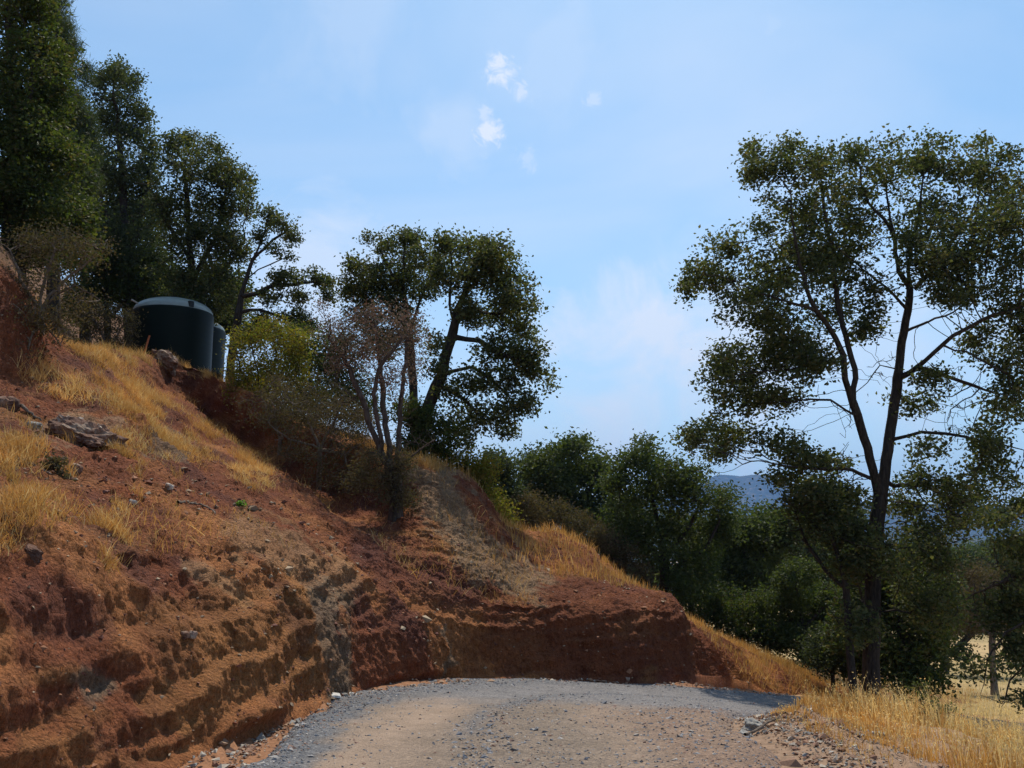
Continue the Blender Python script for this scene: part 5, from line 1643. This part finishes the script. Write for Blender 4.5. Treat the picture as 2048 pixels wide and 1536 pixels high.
def lathe(name, prof, seg=96, rib=None):
    prof = np.array(prof, float)
    n = len(prof)
    a = np.arange(seg) / seg * 2 * math.pi
    V = np.stack([prof[:, 0][:, None] * np.cos(a), prof[:, 0][:, None] * np.sin(a), np.repeat(prof[:, 1][:, None], seg, 1)], 2)
    i, j = np.meshgrid(np.arange(n - 1), np.arange(seg), indexing='ij')
    j2 = (j + 1) % seg
    q = np.stack([i * seg + j, i * seg + j2, (i + 1) * seg + j2, (i + 1) * seg + j], 2).reshape(-1, 4)
    return mesh_from(name, V.reshape(-1, 3), q)


def box_mesh(name, cx, cy, cz, sx, sy, sz, rz=0, bev=.012):
    import bmesh
    bm = bmesh.new()
    bmesh.ops.create_cube(bm, size=1)
    for v in bm.verts:
        v.co = Vector((v.co.x * sx, v.co.y * sy, v.co.z * sz))
    bmesh.ops.bevel(bm, geom=bm.edges[:], offset=bev, segments=2, affect='EDGES')
    c, s = math.cos(rz), math.sin(rz)
    for v in bm.verts:
        x_, y_ = v.co.x, v.co.y
        v.co = Vector((cx + x_ * c - y_ * s, cy + x_ * s + y_ * c, cz + v.co.z))
    me = bpy.data.meshes.new(name)
    bm.to_mesh(me)
    bm.free()
    return me


def water_tank(px0, px1, Y, base_z, wall_h, dome_h, label, lug_angles, lid=True, top=None):
    R = 1.2
    for _ in range(5):
        a, b = P(px0, 700, Y + R), P(px1, 700, Y + R)
        R = (b[0] - a[0]) / 2 * .996
    cx, cy = (a[0] + b[0]) / 2, Y + R
    root = thing('water_tank', (cx, cy, base_z), label, 'water tank', 'green plastic water tanks on the hillside pad')
    body = [(0, 0), (R - .03, 0), (R, .05)]
    for k in range(0, 9):                                   # soft horizontal bands in the moulded wall
        z0 = .12 + (wall_h - .2) * k / 9
        dz = (wall_h - .2) / 9
        body += [(R - .0006, z0), (R + .0012, z0 + dz * .25), (R + .0012, z0 + dz * .7), (R - .0006, z0 + dz * .92)]
    body += [(R, wall_h - .03), (R - .012, wall_h), (R - .06, wall_h + .035)]
    link('tank_wall', lathe('tank_wall', body), M_TANK, root)
    dome = []
    for k in range(19):
        f = k / 18 * .94
        dome.append(((R - .03) * math.cos(f * math.pi / 2) ** .8, wall_h + .02 + dome_h * math.sin(f * math.pi / 2)))
    dome += [(.12, wall_h + dome_h + .025), (0.001, wall_h + dome_h + .03)]
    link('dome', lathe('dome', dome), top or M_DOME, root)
    if lid:
        link('lid', lathe('lid', [(.2, wall_h + dome_h + .04), (.215, wall_h + dome_h + .06), (.215, wall_h + dome_h + .10), (.19, wall_h + dome_h + .115), (.001, wall_h + dome_h + .13)], 40), M_LID, root)
    for g in lug_angles:
        x_, y_ = math.cos(g) * (R - .09), math.sin(g) * (R - .09)
        link('lifting_lug', box_mesh('lifting_lug', x_, y_, wall_h + .13, .17, .15, .20, g + math.pi / 2), M_LID, root)
    return root, R, cx, cy


pad = hgt(-10.4, 30.5)[0]
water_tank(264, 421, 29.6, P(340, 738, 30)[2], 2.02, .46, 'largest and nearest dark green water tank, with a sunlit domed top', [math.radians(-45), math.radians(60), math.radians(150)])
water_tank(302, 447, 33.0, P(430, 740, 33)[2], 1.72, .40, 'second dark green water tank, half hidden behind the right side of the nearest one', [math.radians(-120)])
water_tank(268, 402, 36.8, P(330, 715, 36.8)[2], 2.85, .10, 'black topped water tank just showing above the left side of the nearest one', [math.radians(-120)], lid=True, top=M_LID)

# overflow pipe fitting sticking out of the tank's left shoulder, and the leaning stake
def tube(name, pts, r, ns=10):
    pts = np.array(pts, float)
    par = np.arange(len(pts)) - 1
    rr = np.full(len(pts), r) if np.isscalar(r) else np.array(r, float)
    return branch_mesh(name, pts, par, rr, 0.0, (ns, ns))


b0, b1 = P(284, 722, 26.2), P(299, 671, 26.2)
gz = hgt(b0[0], b0[1])[0]
b0[2] = min(b0[2], gz - .1)
o = link('stake', tube('stake', [b0, b0 + (b1 - b0) * .5, b1], [.028, .028, .027], 6), m_plain('orange_rusty_stake', (.42, .13, .05), .7, .2, 20, .3), label='orange rusty stake leaning in the grass in front of the big tank', category='stake')
o = link('pipe_fitting', tube('pipe_fitting', [P(276, 607, 29.9), P(268, 602, 29.8), P(263, 600, 29.8)], [.03, .03, .04], 8), m_plain('pale_plastic', (.35, .30, .25), .6, .3), label='pale pipe fitting poking out at the left shoulder of the nearest tank', category='pipe')


def dead_branch(pix, r, label, lift=.03, mat=None):
    pts = []
    for (px, py) in pix:
        h_ = hit(px, py)
        pts.append(np.array(h_[0]) + np.array(h_[1]) * lift)
    pts = catmull(pts, 14) + rng.normal(0, .008, (14, 3))
    rr = np.linspace(r, r * .35, len(pts))
    link('dead_branch', tube('dead_branch', pts, rr, 7), mat or M_BARK_PALE, label=label, category='branch')


dead_branch([(22, 800), (50, 822), (80, 846)], .035, 'long pale dead branch lying down the slope beside the left edge rock')
dead_branch([(28, 918), (60, 932), (95, 948)], .022, 'thin pale stick lying in the upper golden grass')
dead_branch([(350, 1010), (395, 1012), (430, 1030)], .02, 'thin twig lying on the bare slope right of the grass')
dead_branch([(1490, 1478), (1560, 1440), (1600, 1430)], .015, 'thin dry stick lying across the right berm')

# tiny green weed on the bare slope
tree('weed', 'tiny bright green weed alone on the bare red slope', 'weed', float(hit(480, 1010)[0].y), [[(480, 1014, 0), (480, 1008, 0)]],
     [(480, 1008, 9, 5)], 30, 160, .045, m_leaf('weed_leaf', [(.10, .20, .03), (.16, .28, .05)], .4), rbase=.006, rtip=.003, step=.03, kill=.03, spread=.02, dsp=.02, gap=1, foliage='leaves', wood='stems', thick=.001)
tree('weed', 'dusty grey green weed growing in the golden grass of the left slope', 'weed', float(hit(108, 940)[0].y), [[(110, 985, 0), (108, 950, 0), (105, 925, 0)]],
     [(108, 925, 12, 14), (118, 965, 16, 16)], 90, 700, .05, M_GREY, rbase=.012, rtip=.003, step=.05, kill=.05, spread=.05, dsp=.05, gap=.5, foliage='leaves', wood='stems', thick=.001)
